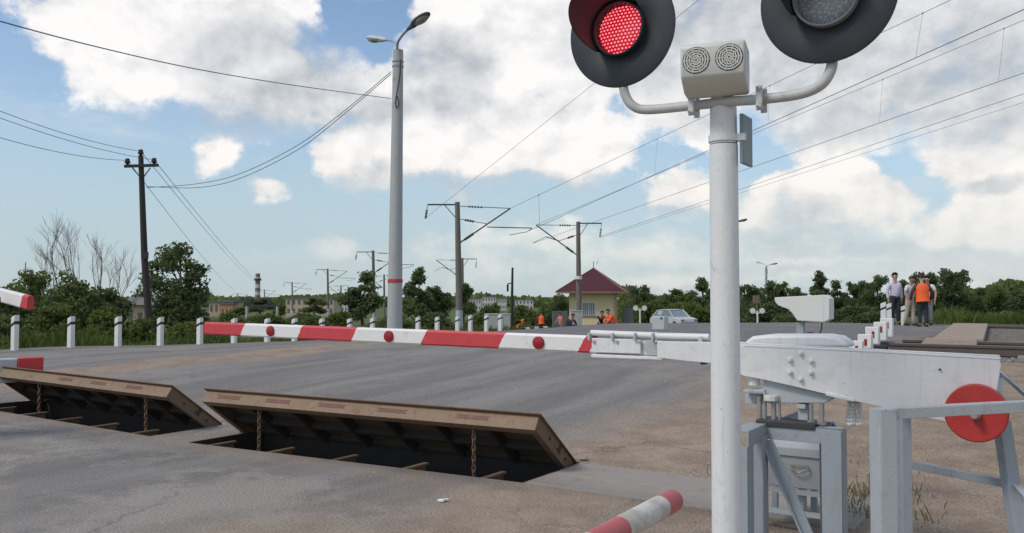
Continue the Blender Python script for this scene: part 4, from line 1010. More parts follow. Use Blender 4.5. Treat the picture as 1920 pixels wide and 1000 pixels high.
for w1, w2, a, b, lab in ((WA, WB, 1730, 1717, 'short dropper wire hanging right of the right black disc'), (WA, WB, 1443, 1440, 'short dropper wire just right of the white mast'), (WA, WB, 1233, 1227, 'short dropper wire left of the white mast, below the siren'), (WC, WD, 1883, 1872, 'short dropper wire near the upper right corner'), (WC, WD, 1655, 1649, 'short dropper wire between the second pair of wires, mid right'), (WA, WB, 1010, 1012, 'short dropper wire near the nearest mast arm')):
    m = MB(); p, q = on_seg(w1, a), on_seg(w2, b); r = .003 if p.y < 40 else .007; m.tube([p, q], r, 5); m.ball(p, r * 6, 6); tag(m.build('dropper_wire', WIREM, base=p), lab, 'wire', 'dropper wires')

# ------------------------------------------------------------------ hut and what stands near it
HD = 71.0; hc = GD(1113, HD); hr = R(-11)
hut = thing('crossing_hut', 'small yellow crossing keeper hut with a dark red pyramid roof', 'hut', hc, hr)
HX = Vector((math.cos(hr), math.sin(hr), 0)); HY = Vector((-math.sin(hr), math.cos(hr), 0))
def hp_(x, y, z): return hc + HX * x + HY * y + ZU * z
hw_ = 1.82; eave = F(1113, 547, HD).z - hc.z; apex = F(1113, 503, HD).z - hc.z
m = MB(); m.fbox(hp_(0, 0, eave / 2), HX, HY, ZU, hw_ * 2, hw_ * 2, eave); wl = m.build('wall', YWALL, hut, smooth=False)
m = MB()
for k in range(16):
    x = -hw_ + .12 + (2 * hw_ - .24) * k / 15
    m.fbox(hp_(x, -hw_ - .006, eave * .5), HX, HY, ZU, .03, .014, eave * .98); m.fbox(hp_(hw_ + .006, x, eave * .5), HX, HY, ZU, .014, .03, eave * .98)
m.build('batten', mat('batten_yellow', (.58, .47, .28), .8), wl, smooth=False)
ro = 2.78; m = MB(); e = [hp_(x * ro, y * ro, eave - .02) for x, y in ((-1, -1), (1, -1), (1, 1), (-1, 1))]; ap = hp_(0, 0, apex)
m.add(e + [ap], [(0, 1, 4), (1, 2, 4), (2, 3, 4), (3, 0, 4)]); rf = m.build('roof', ROOF, hut, smooth=False)
m = MB()
for i in range(4):
    a, b = e[i], e[(i+1) % 4]; m.beam(a - ZU * .06, b - ZU * .06, .05, .12); m.beam(e[i] + ZU * .02, ap + ZU * .02, .07, .05)
m.build('roof_trim', mat('trim_brown', (.30, .16, .10), .7), rf)
m = MB(); m.fbox(hp_(0, 0, eave - .09), HX, HY, ZU, ro * 1.93, ro * 1.93, .03); m.build('soffit', mat('soffit_tan', (.33, .25, .15), .8), rf, smooth=False)
m = MB(); m.tube([ap - ZU * .1, ap + ZU * .55], .03, 6); m.tube([ap + HX * .25 + ZU * .3, ap + HX * .4 + ZU * .62], .015, 5); m.build('antenna', DARKM, rf)
m = MB(); wc = hp_(-.22, -hw_ - .01, eave - 1.42); m.fbox(wc, HX, HY, ZU, 1.12, .05, 1.1); wf = m.build('window', PWHITE, hut)
m = MB(); m.fbox(wc - HY * .03, HX, HY, ZU, 1.0, .01, .98); m.build('pane', GLASS, wf)
m = MB()
for k in range(7): m.fbox(wc - HY * .05 + HX * (-.48 + .16 * k), HX, HY, ZU, .03 if k != 3 else .07, .03, 1.02)
m.build('window_bars', PWHITE, wf)
m = MB(); m.fbox(wc - HY * .04 - ZU * .6, HX, HY, ZU, 2.1, .08, .08); m.build('sill', mat('trim_brown', (.3, .16, .1)), wf)
m = MB(); m.tube([hp_(hw_ + .06, -hw_ - .06, .1), hp_(hw_ + .06, -hw_ - .06, eave - .2)], .05, 8); m.build('downpipe', STEEL, hut)
m = MB(); m.box(hp_(hw_ + .3, -hw_ - .2, eave - .55), (.22, .3, .22)); m.build('outdoor_lamp', PWHITE, hut, bevel=.02)
a = GD(1168, 70); b = GD(1188, 69); fe = thing('sheet_fence', 'grey corrugated sheet fence right of the yellow hut', 'fence', a)
m = MB(); n = 14
for k in range(n):
    p = a + (b - a) * (k / n); q = a + (b - a) * ((k + 1) / n); m.beam(p + ZU * .85 + Y1 * (.03 if k % 2 else 0), q + ZU * .85 + Y1 * (.03 if k % 2 else 0), .03, 2.3)
m.build('sheet', FENCEM, fe, smooth=False); 
for p in (a, b): mm = MB(); mm.fbox(p + ZU * .9 + Y1 * .08, X1, Y1, ZU, .08, .08, 2.3); mm.build('fence_post', DARKM, fe)
a = GD(1036, 69); b = GD(1064, 70); fe2 = thing('sheet_fence', 'grey sheet fence left of the yellow hut, behind the bending worker', 'fence', a)
m = MB()
for k in range(n):
    p = a + (b - a) * (k / n); q = a + (b - a) * ((k + 1) / n); m.beam(p + ZU * .8 + Y1 * (.03 if k % 2 else 0), q + ZU * .8 + Y1 * (.03 if k % 2 else 0), .03, 2.0)
m.build('sheet', FENCEM, fe2, smooth=False)
for p in (a, b): mm = MB(); mm.fbox(p + ZU * .8 + Y1 * .08, X1, Y1, ZU, .08, .08, 2.1); mm.build('fence_post', DARKM, fe2)
def cabinet(px0, px1, ytop, d, dep, label, mt, cat='cabinet', name='cabinet'):
    a, b = GD(px0, d), GD(px1, d); c = (a + b) / 2; h = F((px0 + px1) / 2, ytop, d).z - c.z; t = thing(name, label, cat, c)
    w = (b - a).length; m = MB(); m.box(c + ZU * h / 2 + Y1 * dep / 2, (w, dep, h)); m.build('body', mt, t, bevel=.02)
    m = MB(); m.box(c + ZU * (h + .025) + Y1 * dep / 2, (w + .08, dep + .08, .05)); m.build('lid', LGREY, t, bevel=.01)
    m = MB(); m.box(c + ZU * h * .5 - Y1 * .01, (w * .46, .02, h * .8)); m.build('door', mt, t, bevel=.005); return t
cabinet(1071, 1092, 584, 60, .6, 'grey relay cabinet at the foot of the mast before the hut', CABG)
cabinet(908, 957, 590, 66, 1.2, 'long low pale grey container left of the crouching worker', mat('pale_green_grey', (.36, .40, .37), .7), 'container', 'container')
def twin(px, py, d, label, r=.19):
    b = GD(px, d); t = thing('twin_disc_signal', label, 'crossing signal', b, 0, 'far crossing signals with two pale discs'); top = F(px, py, d)
    m = MB(); m.tube([b - ZU * .1, top], .055, 8); m.tube([top - X1 * .3 - ZU * .05, top - ZU * .22, top + X1 * .3 - ZU * .05], .035, 6); m.build('post', POSTW, t)
    for s in (-1, 1): m = MB(); c = top + X1 * s * .32; m.lathe(c, -Y1, [(0, .02), (r, .02), (r, 0), (r * .6, -.1), (0, -.12)], 20); m.build('disc', POSTW, t)
    return t
twin(1200, 578, 62, 'far twin disc signal standing right of the yellow hut'); t2 = twin(1420, 583, 58, 'far twin disc signal below the distant lamp post, left of the sensor housing')
m = MB(); c = F(1418, 562, 58.4); m.box(c, (.4, .3, .55)); m.tube([F(1420, 583, 58.2), c], .04, 6); m.build('brown_box', mat('box_brown', (.17, .12, .09), .7), t2, bevel=.03)

# car beyond the crest
def make_car(label, loc, rz):
    t = thing('parked_car', label, 'car', loc, rz); M3 = Matrix.Rotation(rz, 3, 'Z'); L = lambda x, y, z: Vector(loc) + M3 @ Vector((x, y, z))
    body = [(-2.05, .30), (-2.10, .62), (-2.0, .82), (-1.2, .90), (1.25, .90), (2.02, .78), (2.1, .55), (2.05, .30)]
    cabn = [(-1.75, .88), (-1.15, 1.38), (.35, 1.42), (1.05, .88)]
    m = MB(); m.prism([L(x, -.8, z) for x, z in body], M3 @ Vector((0, 1.6, 0))); bd = m.build('body', CARW, t, bevel=.06)
    m = MB(); vs = []
    for s, k in ((-1, .76), (1, .76)):
        for x, z in cabn: vs.append(L(x, s * (k if z < 1 else .62), z))
    m.add(vs, [(0, 1, 2, 3), (7, 6, 5, 4), (0, 4, 5, 1), (1, 5, 6, 2), (2, 6, 7, 3)]); m.build('window_glass', GLASS, t, smooth=False)
    m = MB(); m.prism([L(-1.2, -.64, 1.375), L(.4, -.64, 1.415), L(.4, -.64, 1.455), L(-.4, -.64, 1.47), L(-1.2, -.64, 1.42)], M3 @ Vector((0, 1.28, 0))); m.build('roof', CARW, t, bevel=.02)
    for s in (-1, 1):
        for (xa, za), (xb, zb) in (((-1.75, .88), (-1.15, 1.39)), ((.38, 1.42), (1.08, .88)), ((-.45, .9), (-.45, 1.42)), ((-1.72, .9), (1.05, .9))):
            m = MB(); m.beam(L(xa, s * (.77 if za < 1 else .64), za), L(xb, s * (.77 if zb < 1 else .64), zb), .06, .07); m.build('pillar', CARW, t)
        for x in (-1.3, 1.3):
            m = MB(); m.lathe(L(x, s * .72, .30), M3 @ Vector((0, s, 0)), [(0, .1), (.17, .1), (.29, .09), (.31, .05), (.31, -.1)], 20); w = m.build('wheel', TYRE, t)
            m = MB(); m.lathe(L(x, s * .72, .30), M3 @ Vector((0, s, 0)), [(0, .11), (.15, .11), (.17, .10)], 16); m.build('rim', STEEL, w)
        m = MB(); m.box(L(2.06, s * .6, .66), (.1, .3, .15), M3); m.build('headlight', GLASS, t)
    m = MB(); m.fbox(L(2.1, 0, .42), M3 @ X1, M3 @ Y1, ZU, .12, 1.55, .14); m.build('bumper', DARKM, t, bevel=.02)
    return t
cl = GD(1262, 66); make_car('pale old car beyond the crest of the road, only its cabin showing', Vector((cl.x, cl.y, F(1262, 580, 66).z - 1.47)), R(-66))

# ------------------------------------------------------------------ far town
def block(px0, px1, ytop, d, h, dep, label, wallm, rows, cols, roofm=None, rz=0.0, pitched=0):
    a = F(px0, 556, d); b = F(px1, 556, d); c = (a + b) / 2; w = (b - a).length; zt_ = F((px0+px1)/2, ytop, d).z; c = Vector((c.x, c.y, zt_ - h))
    t = thing('apartment_block' if rows > 2 else 'low_building', label, 'building', c, rz)
    m = MB(); m.box(c + ZU * h / 2 + Y1 * dep / 2, (w, dep, h)); m.build('wall', wallm, t, smooth=False)
    m = MB()
    if pitched: m.prism([c + Vector((-w/2 - .4, -.5, h)), c + Vector((-w/2 - .4, dep / 2, h + pitched)), c + Vector((-w/2 - .4, dep + .5, h))], X1 * (w + .8))
    else: m.box(c + ZU * (h + .25) + Y1 * dep / 2, (w + .8, dep + .8, .5))
    m.build('roof', roofm or mat('dark_roof', (.13, .12, .12), .8), t, smooth=False)
    for r in range(rows):
        for k in range(cols):
            m = MB(); m.box(c + Vector((-w/2 + w * (k + .5) / cols, -.02, h * (r + .55) / rows)), (w / cols * .42, .1, h / rows * .5)); m.build('window', mat('far_window', (.10, .11, .13), .3), t, smooth=False)
    return t
BEIGE = mat('beige_brick', (.46, .37, .27), .9); PALE = mat('pale_wall', (.52, .50, .47), .9); ORNG = mat('orange_wall', (.48, .25, .13), .9); TANW = mat('tan_wall', (.42, .33, .24), .9)
block(536, 626, 560, 330, 13, 12, 'beige four storey block between the far masts', BEIGE, 4, 9)
block(392, 438, 567, 260, 8, 10, 'low tan building with an orange wall left of the chimney', TANW, 2, 5)
block(414, 436, 571, 258, 6.5, 4, 'small orange building in front of the low tan one', ORNG, 1, 3)
block(236, 290, 572, 80, 3.6, 5, 'low tan house behind the dark utility pole', TANW, 1, 3, mat('slate_roof', (.16, .16, .16), .8), pitched=1.0)
for px0, px1, yt, d, lab in ((876, 902, 561, 620, 'far pale block right behind the nearest catenary mast'), (904, 930, 557, 700, 'far pale block above the left end of the grey container'), (932, 950, 560, 640, 'far pale block left of the dark bare pole'), (966, 1000, 563, 760, 'far low pale block right of the dark bare pole'), (640, 668, 563, 600, 'far pale block right of the beige one')):
    block(px0, px1, yt, d, 22, 14, lab, PALE, 5, 5)
p = F(483, 556, 600); top = F(483, 513, 600); ch = thing('factory_chimney', 'tall chimney with pale and dark bands above the far roofs', 'chimney', Vector((p.x, p.y, -12)))
zs = [-12] + [top.z * k / 7 for k in range(1, 8)]
for k in range(7):
    r = 2.0 - .06 * k; m = MB(); m.tube([Vector((p.x, p.y, zs[k])), Vector((p.x, p.y, zs[k+1]))], [r, r - .1], 16); m.build('band', mat('chimney_pale', (.5, .47, .45), .9) if k % 2 else mat('chimney_dark', (.17, .15, .15), .9), ch)
m = MB(); m.tube([Vector((p.x, p.y, top.z - 5)), Vector((p.x, p.y, top.z - 3.5))], 2.5, 16); m.build('platform', DARKM, ch)
a, b = F(463, 574, 150), F(520, 574, 150); gt = thing('signal_gantry', 'dark signal gantry on two pale posts below the chimney', 'gantry', Vector((a.x, a.y, hw(a))))
m = MB(); m.beam(a - X1 * .6, b + X1 * .4, .4, .4); m.build('beam', DARKM, gt)
for q in (a, b): m = MB(); m.tube([Vector((q.x, q.y, hw(q) - .5)), q], .24, 10); m.build('post', CONC, gt)
for q in (F(464, 565, 150), F(505, 566, 150)): m = MB(); m.box(q, (.5, .4, 1.3)); m.build('signal_head', DARKM, gt, bevel=.05)
#PART4
# ------------------------------------------------------------------ trees, bushes, grass
def leaf_mat(name, a, b, tr=.42):
    m = bpy.data.materials.new(name); m.use_nodes = True; nt = m.node_tree; B = NB(nt); bs = nt.nodes['Principled BSDF']
    g = B.n('ShaderNodeNewGeometry').outputs['Random Per Island']; tc = B.n('ShaderNodeTexCoord').outputs['Object']
    n = B.noise(tc, .55, 4, .6)
    c = B.mix(B.smooth(B.m('ADD', B.m('MULTIPLY', g, .6), B.m('MULTIPLY', n, .7)), .3, 1.0), a, b)
    B.link(c, bs.inputs['Base Color']); bs.inputs['Roughness'].default_value = .7; bs.inputs['Specular IOR Level'].default_value = .2
    t = B.n('ShaderNodeBsdfTranslucent'); B.link(B.mix(.5, c, (.22, .26, .06)), t.inputs[0])
    ms = B.n('ShaderNodeMixShader'); ms.inputs[0].default_value = tr; B.link(bs.outputs[0], ms.inputs[1]); B.link(t.outputs[0], ms.inputs[2])
    B.link(ms.outputs[0], nt.nodes['Material Output'].inputs[0]); return m
LF_DARK = leaf_mat('leaves_dark', (.068, .102, .052), (.155, .20, .09))
LF_MID = leaf_mat('leaves_mid', (.080, .118, .044), (.175, .215, .078))
LF_LIGHT = leaf_mat('leaves_light', (.075, .105, .03), (.165, .205, .06))
LF_GRASS = leaf_mat('tall_grass_blades', (.066, .105, .026), (.155, .205, .05))
LF_DRY = leaf_mat('dry_weeds', (.13, .115, .06), (.26, .22, .13))
BARK = mat('bark', (.09, .075, .06), .95, var=.3, scale=10, bump=.5)
BAREB = mat('bare_bark', (.26, .225, .21), .95, var=.2, scale=6)
def leaves_mesh(name, C, size, flat=.35, ratio=.62):
    """C: n x 3 centres, one small bent leaf face each"""
    n = len(C); nr = RNG.normal(size=(n, 3)); nr[:, 2] += flat; nr /= np.linalg.norm(nr, axis=1)[:, None]
    a = np.cross(nr, RNG.normal(size=(n, 3))); a /= np.linalg.norm(a, axis=1)[:, None] + 1e-9; b = np.cross(nr, a)
    s = (size * RNG.uniform(.55, 1.35, n))[:, None]
    V = np.stack([C - a*s, C - b*s*ratio + nr*s*.18, C + a*s, C + b*s*ratio + nr*s*.18], 1).reshape(-1, 3)
    me = bpy.data.meshes.new(name); me.vertices.add(4*n); me.vertices.foreach_set('co', V.astype(np.float32).ravel())
    me.loops.add(4*n); me.loops.foreach_set('vertex_index', np.arange(4*n, dtype=np.int32))
    me.polygons.add(n); me.polygons.foreach_set('loop_start', np.arange(0, 4*n, 4, dtype=np.int32)); me.polygons.foreach_set('loop_total', np.full(n, 4, dtype=np.int32))
    me.update(calc_edges=True); return me
def blob_points(blobs, n):
    w = np.array([b[3] * b[4] * b[5] for b in blobs]) ** .72; w /= w.sum(); out = []
    for b, k in zip(blobs, RNG.multinomial(n, w)):
        d = RNG.normal(size=(k, 3)); d /= np.linalg.norm(d, axis=1)[:, None] + 1e-9
        r = RNG.uniform(0, 1, k) ** .45 * (1 + .28 * np.sin(d[:, 0]*5 + b[0]*7) * np.sin(d[:, 2]*6 + b[1]*3) + .12 * RNG.normal(size=k))
        out.append(np.array(b[:3]) + d * r[:, None] * np.array(b[3:6]))
    return np.concatenate(out)
def crown_blobs(h, w, kind, k, rs):
    bl = []
    for i in range(k):
        t = rs.uniform(.0, 1.0)
        if kind == 'round': z = h * (.32 + .60 * t); r = w * .5 * (1 - .75 * abs(t - .38) ** 1.3)
        elif kind == 'tall': z = h * (.20 + .74 * t); r = w * .5 * (1 - .85 * t ** 1.5)
        else: z = h * (.15 + .68 * t); r = w * .5 * (1 - .6 * t ** 2)
        a = rs.uniform(0, 2*math.pi); q = r * rs.uniform(.25, .85); s = w * rs.uniform(.13, .24) * (1 - .35 * t)
        bl.append((q*math.cos(a), q*math.sin(a), z, s, s, s * rs.uniform(.65, 1.0)))
    return bl
def make_tree(name, label, h, w, kind, leafm, n, size, seed, base, group=None, cat='tree', k=16, trunk=True, blobs=None):
    rs = random.Random(seed); t = thing(name, label, cat, base, 0, group)
    bl = blobs or crown_blobs(h, w, kind, k, rs)
    B0 = Vector(base); m = MB(); zt_ = h * (.8 if kind != 'bush' else .5); lean = rs.uniform(-.03, .03)
    tr = [B0 + Vector((lean * h * s + .02 * h * math.sin(s * 5 + seed), .02 * h * math.sin(s * 4 + 2 * seed), zt_ * s - .2 * (s == 0))) for s in (0, .2, .4, .6, .8, 1)]
    r0 = h * .018 + .04
    m.tube(tr, [r0 * (1 - .85 * s) for s in (0, .2, .4, .6, .8, 1)], 7)
    for b in bl[:12]:
        p = B0 + Vector(b[:3]); s = max(.1, min(.85, b[2] / zt_ - .25)); i = min(4, int(s * 5)); q = tr[i] + (tr[i+1] - tr[i]) * (s * 5 - i)
        m.tube([q, (q + p) / 2 + ZU * .05 * h * -.3, p], [r0 * .45 * (1 - s * .6), r0 * .25, r0 * .08], 5)
    m.build('trunk' if kind != 'bush' else 'stems', BARK, t)
    me = leaves_mesh('crown', blob_points(bl, n), size); me.materials.append(leafm)
    o = bpy.data.objects.new('crown' if kind != 'bush' else 'foliage', me); COL.objects.link(o); o.parent = t; return t
def size_at(px0, px1, ytop, d, base): 
    return F((px0+px1)/2, ytop, d).z - base.z, (px1 - px0) / FPX * d
# left bushes behind the guide posts
GB = 'bushes behind the left guide posts'
for i, (x0, x1, yt, d, lm, lab) in enumerate(((-70, 75, 545, 36, LF_MID, 'green bush at the left edge of the photo behind the striped boom tip'), (15, 130, 512, 41, LF_MID, 'tall green bush under the first bare tree, left side'),
    (85, 200, 516, 40, LF_MID, 'tall dark green bush under the pair of bare trees'), (150, 245, 540, 42, LF_DARK, 'dark bush at the right end of the left thicket, beside the tan house'), (40, 165, 582, 31, LF_LIGHT, 'lighter low bush between the first and second guide posts'),
    (140, 235, 592, 31, LF_LIGHT, 'lighter low bush between the second and third guide posts'), (-60, 40, 592, 29, LF_MID, 'low bush behind the first guide post at the left edge'), (215, 300, 606, 34, LF_LIGHT, 'low light shrub between the third guide post and the utility pole'), (300, 395, 612, 33, LF_LIGHT, 'low grassy shrub between the utility pole and the boom tip'))):
    b = GD((x0 + x1) / 2, d); h, w = size_at(x0, x1, yt, d, b)
    make_tree('bush', lab, h * 1.16, w * 1.22, 'bush', lm, 7000, .085, 40 + i, b, GB, 'bush', k=30)
# the tree right of the utility pole, with an open crown
b = GD(335, 44); h, w = size_at(275, 395, 452, 44, b)
def pb(x, y, r, rz=None): p = F(x, y, 44); k = 44 / FPX; return (p.x - b.x, random.uniform(-.7, .7), p.z - b.z, r * k, r * k, (rz or r) * k)
bl = [pb(*q) for q in ((322, 478, 26, 20), (345, 472, 20), (308, 492, 22), (360, 500, 22, 14), (376, 505, 18, 10), (290, 500, 14, 12), (330, 500, 18, 12), (285, 520, 20, 14), (372, 520, 18), (268, 550, 18, 9), (300, 535, 26, 18), (345, 545, 30), (375, 545, 22), (315, 565, 30), (355, 575, 34), (385, 560, 14), (300, 585, 26), (335, 600, 34), (372, 600, 24), (290, 610, 22), (345, 630, 34, 22), (305, 635, 28, 20), (375, 632, 22))]
make_tree('broadleaf_tree', 'dark green tree with an open ragged crown, right of the utility pole', h, w, 'round', LF_DARK, 9000, .10, 5, b, blobs=bl)
# bare trees
def bare_tree(label, px, ytop, d, spread, seed, base_split):
    b = GD(px, d); h = F(px, ytop, d).z - b.z; rs = random.Random(seed); t = thing('bare_tree', label, 'tree', b, 0, 'leafless trees above the left bushes')
    mt = MB(); mb = MB()
    def grow(m, p, d_, L, r, lev):
        q = p; pts = [p]; dd = d_.copy()
        for k in range(3):
            dd = (dd + Vector((rs.uniform(-.16, .16), rs.uniform(-.16, .16), rs.uniform(-.02, .12)))).normalized(); q = q + dd * L / 3; pts.append(q)
        m.tube(pts, [r, r * .88, r * .76, r * .62], 5 if lev > 1 else 8)
        if lev >= 5: return
        for k in range(3):
            s = rs.uniform(.45, 1); i = min(2, int(s * 3)); st = pts[i] + (pts[i+1] - pts[i]) * (s * 3 - i)
            if k == 0: st = q
            az = rs.uniform(0, 6.28); tilt = rs.uniform(.25, .65) * spread
            side = Vector((math.cos(az), math.sin(az) * .8, 0)); nd = (dd * math.cos(tilt) + (side - dd * side.dot(dd)) * math.sin(tilt) + ZU * .12).normalized()
            grow(mb, st, nd, L * rs.uniform(.58, .78), r * (.62 if k == 0 else .48), lev + 1)
    for k in range(base_split):
        dv = Vector(((k - (base_split - 1) / 2) * .3 + rs.uniform(-.05, .05), 0, 1)).normalized(); grow(mt, b - ZU * .1, dv, h * .40, h * .0125, 0)
    mt.build('trunk', BAREB, t); mb.build('branches', BAREB, t)
bare_tree('leafless tree above the left bushes, left one of the tall pair', 122, 424, 46, .92, 3, 1)
bare_tree('leafless forked tree above the left bushes, right one of the tall pair', 186, 432, 47, .92, 8, 2)
bare_tree('small leafless tree right of the tall bare pair', 230, 480, 46, .8, 12, 1)
m = MB(); p = GD(48, 44); m.tube([p, F(48, 492, 44)], [.06, .03], 6); tag(m.build('bare_stake', BAREB, base=p), 'thin bare stake sticking out of the leftmost bushes', 'stake')

TREES = [  # px range, top, depth, kind, leaves, label
 (640, 722, 506, 100, 'tall', LF_DARK, 'dark green bushy tree just left of the tall lamp post'), (752, 815, 508, 82, 'tall', LF_DARK, 'dark pointed tree just right of the tall lamp post'),
 (790, 850, 538, 84, 'round', LF_DARK, 'lower dark tree left of the nearest catenary mast'), (846, 892, 534, 86, 'round', LF_DARK, 'dark tree right behind the nearest catenary mast'),
 (566, 612, 560, 150, 'round', LF_MID, 'round green tree in front of the beige block'), (462, 512, 560, 165, 'round', LF_DARK, 'dark tree at the foot of the banded chimney'), (512, 540, 572, 170, 'round', LF_LIGHT, 'light green tree left of the beige block'), (430, 466, 574, 160, 'round', LF_MID, 'small green tree right of the orange building'),
 (890, 950, 572, 90, 'bush', LF_LIGHT, 'light green bush behind the grey container'), (938, 1010, 574, 92, 'bush', LF_MID, 'green bush between the container and the orange worker'), (1000, 1042, 572, 90, 'bush', LF_MID, 'green bush behind the orange worker on the road'),
 (1028, 1072, 545, 92, 'round', mat('x', (0, 0, 0)) if False else LF_MID, 'pale green tree left behind the yellow hut'),
 (1168, 1232, 536, 105, 'round', LF_DARK, 'dark green tree right behind the yellow hut'), (1205, 1262, 544, 112, 'round', LF_MID, 'mid green tree behind the twin disc signal'), (1245, 1312, 545, 115, 'round', LF_MID, 'mid green tree above the pale old car'), (1290, 1350, 526, 108, 'tall', LF_DARK, 'dark tree just left of the white signal mast'),
 (1180, 1262, 566, 92, 'bush', LF_LIGHT, 'light green bush bank right of the hut'), (1240, 1345, 568, 94, 'bush', LF_LIGHT, 'light green bush bank behind the pale car'),
 (1380, 1432, 535, 92, 'round', LF_DARK, 'tree right of the white mast, behind the far twin disc signal'), (1425, 1482, 530, 90, 'round', LF_DARK, 'tree right of the distant lamp post'), (1466, 1520, 540, 88, 'round', LF_DARK, 'lower tree above the left end of the sensor housing'),
 (1508, 1562, 514, 84, 'tall', LF_DARK, 'pointed tree rising above the sensor housing'), (1548, 1596, 524, 86, 'tall', LF_DARK, 'tree just right of the sensor housing'), (1584, 1634, 530, 84, 'round', LF_DARK, 'tree halfway between the sensor housing and the men'), (1618, 1672, 518, 80, 'round', LF_DARK, 'tree left behind the man in dark trousers'),
 (1672, 1722, 528, 78, 'round', LF_DARK, 'tree behind the men, between the dark trousered one and the beige one'), (1706, 1768, 512, 74, 'round', LF_DARK, 'tall tree behind the worker in the orange vest'), (1750, 1822, 508, 70, 'round', LF_DARK, 'broad round tree right of the orange vest worker'), (1806, 1862, 538, 72, 'tall', LF_DARK, 'lower tree right of the broad round one'), (1848, 1900, 530, 68, 'round', LF_MID, 'tree near the right edge of the photo'), (1886, 1960, 542, 66, 'round', LF_DARK, 'tree cut off by the right edge of the photo'),
 (392, 470, 588, 62, 'bush', LF_MID, 'low green bushes behind the red end of the boom'), (455, 545, 590, 70, 'bush', LF_LIGHT, 'low light bushes behind the first white boom stripe'), (525, 610, 588, 78, 'bush', LF_MID, 'low green bushes behind the second red boom stripe'), (596, 672, 586, 84, 'bush', LF_LIGHT, 'low light bushes left of the dark tree by the lamp post'),
 (690, 790, 592, 66, 'bush', LF_MID, 'low bushes at the foot of the tall lamp post'), (770, 862, 590, 68, 'bush', LF_DARK, 'low dark bushes between lamp post and nearest mast'), (868, 925, 592, 70, 'bush', LF_MID, 'low bushes left of the grey container'),
 (1388, 1480, 572, 74, 'bush', LF_DARK, 'dark undergrowth below the trees left of the sensor housing'), (1560, 1660, 572, 70, 'bush', LF_DARK, 'dark undergrowth right of the sensor housing'), (1470, 1572, 570, 72, 'bush', LF_DARK, 'dark undergrowth behind the sensor housing')]
protos = {}
def proto_tree(kind, lm, big):
    key = (kind, lm.name, big)
    if key not in protos:
        h, w = {'round': (6, 4.6), 'tall': (6, 4.0), 'bush': (3, 5.5)}[kind]; s = len(protos)
        protos[key] = ('first', make_tree('bush' if kind == 'bush' else 'broadleaf_tree', 'x', h, w, kind, lm, 5200, .15, 60 + s * 3 + big, Vector((0, 0, 0)), None, 'bush' if kind == 'bush' else 'tree', k=20), h, w)
    return key
for i, (x0, x1, yt, d, kind, lm, lab) in enumerate(TREES):
    key = proto_tree(kind, lm, i % 2); st, pt, h, w = protos[key]
    bpt = GD((x0 + x1) / 2, d); hh, ww = size_at(x0, x1, yt, d, bpt); scl = (ww / w * 1.12, ww / w * 1.12, hh / h * 1.06); rz = (i * 2.4) % 6.28
    grp = 'shrubs beyond the crossing' if kind == 'bush' else 'trees beyond the crossing'
    if st == 'first': pt.location = bpt; pt.rotation_euler = (0, 0, rz); pt.scale = scl; pt['label'] = lab; pt['group'] = grp; protos[key] = ('used', pt, h, w)
    else: dup(pt, bpt, rz, scl, lab, grp)
# a far wooded ridge behind the town
def ridge(px0, px1, d, h, n, name):
    C = []
    for k in range(n):
        px = RNG.uniform(px0, px1); p = F(px, 556, d * RNG.uniform(.9, 1.15)); z = hw(p); C.append((p.x, p.y, z + RNG.uniform(0, 1) ** .8 * h * (1 + .22 * math.sin(px * .023) + .1 * math.sin(px * .071))))
    me = leaves_mesh(name, np.array(C), d * .0042, .2, .8); me.materials.append(LF_MID); o = bpy.data.objects.new(name, me); COL.objects.link(o); o['kind'] = 'stuff'; o['label'] = 'far dark belt of woods on the horizon'; o['category'] = 'woods'
ridge(-500, 1300, 900, 9.5, 9000, 'far_woods'); ridge(1150, 2600, 170, 5.6, 14000, 'far_woods')
def blades(name, pts, hmin, hmax, w, material, per=5):
    C = []; fs = []
    for p in pts:
        for k in range(per):
            a = RNG.uniform(0, 6.28); h = RNG.uniform(hmin, hmax) * (.55 + .5 * abs(math.sin(p.x * .9 + p.y * .4)) + .3 * math.sin(p.x * 2.7)); q = Vector(p) + Vector((RNG.normal() * .08, RNG.normal() * .08, -.03)); dx = Vector((math.cos(a), math.sin(a), 0)); l = dx.cross(ZU) * RNG.uniform(.1, .5) * h
            o = len(C); C += [q - dx * w, q + dx * w, q + dx * w * .7 + l * .4 + ZU * h * .6, q + l + ZU * h, q - dx * w * .7 + l * .4 + ZU * h * .6]; fs.append((o, o+1, o+2, o+3, o+4))
    me = bpy.data.meshes.new(name); me.from_pydata([tuple(c) for c in C], [], fs); me.materials.append(material); o = bpy.data.objects.new(name, me); COL.objects.link(o); return o
pts = []
while len(pts) < 2600:
    px = RNG.uniform(1745, 2010); d = RNG.uniform(36, 60); p = GD(px, d); v, u = vu(p)
    if u > 34.5: pts.append(p)
tag(blades('tall_grass', pts, .25, .85, .022, LF_GRASS, 6), 'tall bright green grass beyond the far track', 'grass', kind='stuff')
pts = []
while len(pts) < 2600:
    v = RNG.uniform(-26, -20.5); u = RNG.uniform(6, 34)
    pts.append(W(v, u, hgt(v, u)))
tag(blades('verge_grass', pts, .1, .5, .018, LF_LIGHT, 5), 'green grass on the bank behind the guide posts', 'grass', kind='stuff')
pts = [on_ground(GP(x + RNG.normal() * 22, y + RNG.normal() * 16)) for x, y in ((1612, 930), (1600, 950), (1625, 900), (1706, 880), (1590, 940), (1715, 960), (1690, 930)) for k in range(10)]
tag(blades('dry_weeds', pts, .02, .11, .004, LF_DRY, 6), 'sparse dry weeds growing in the dirt around the railing posts', 'weeds', kind='stuff')
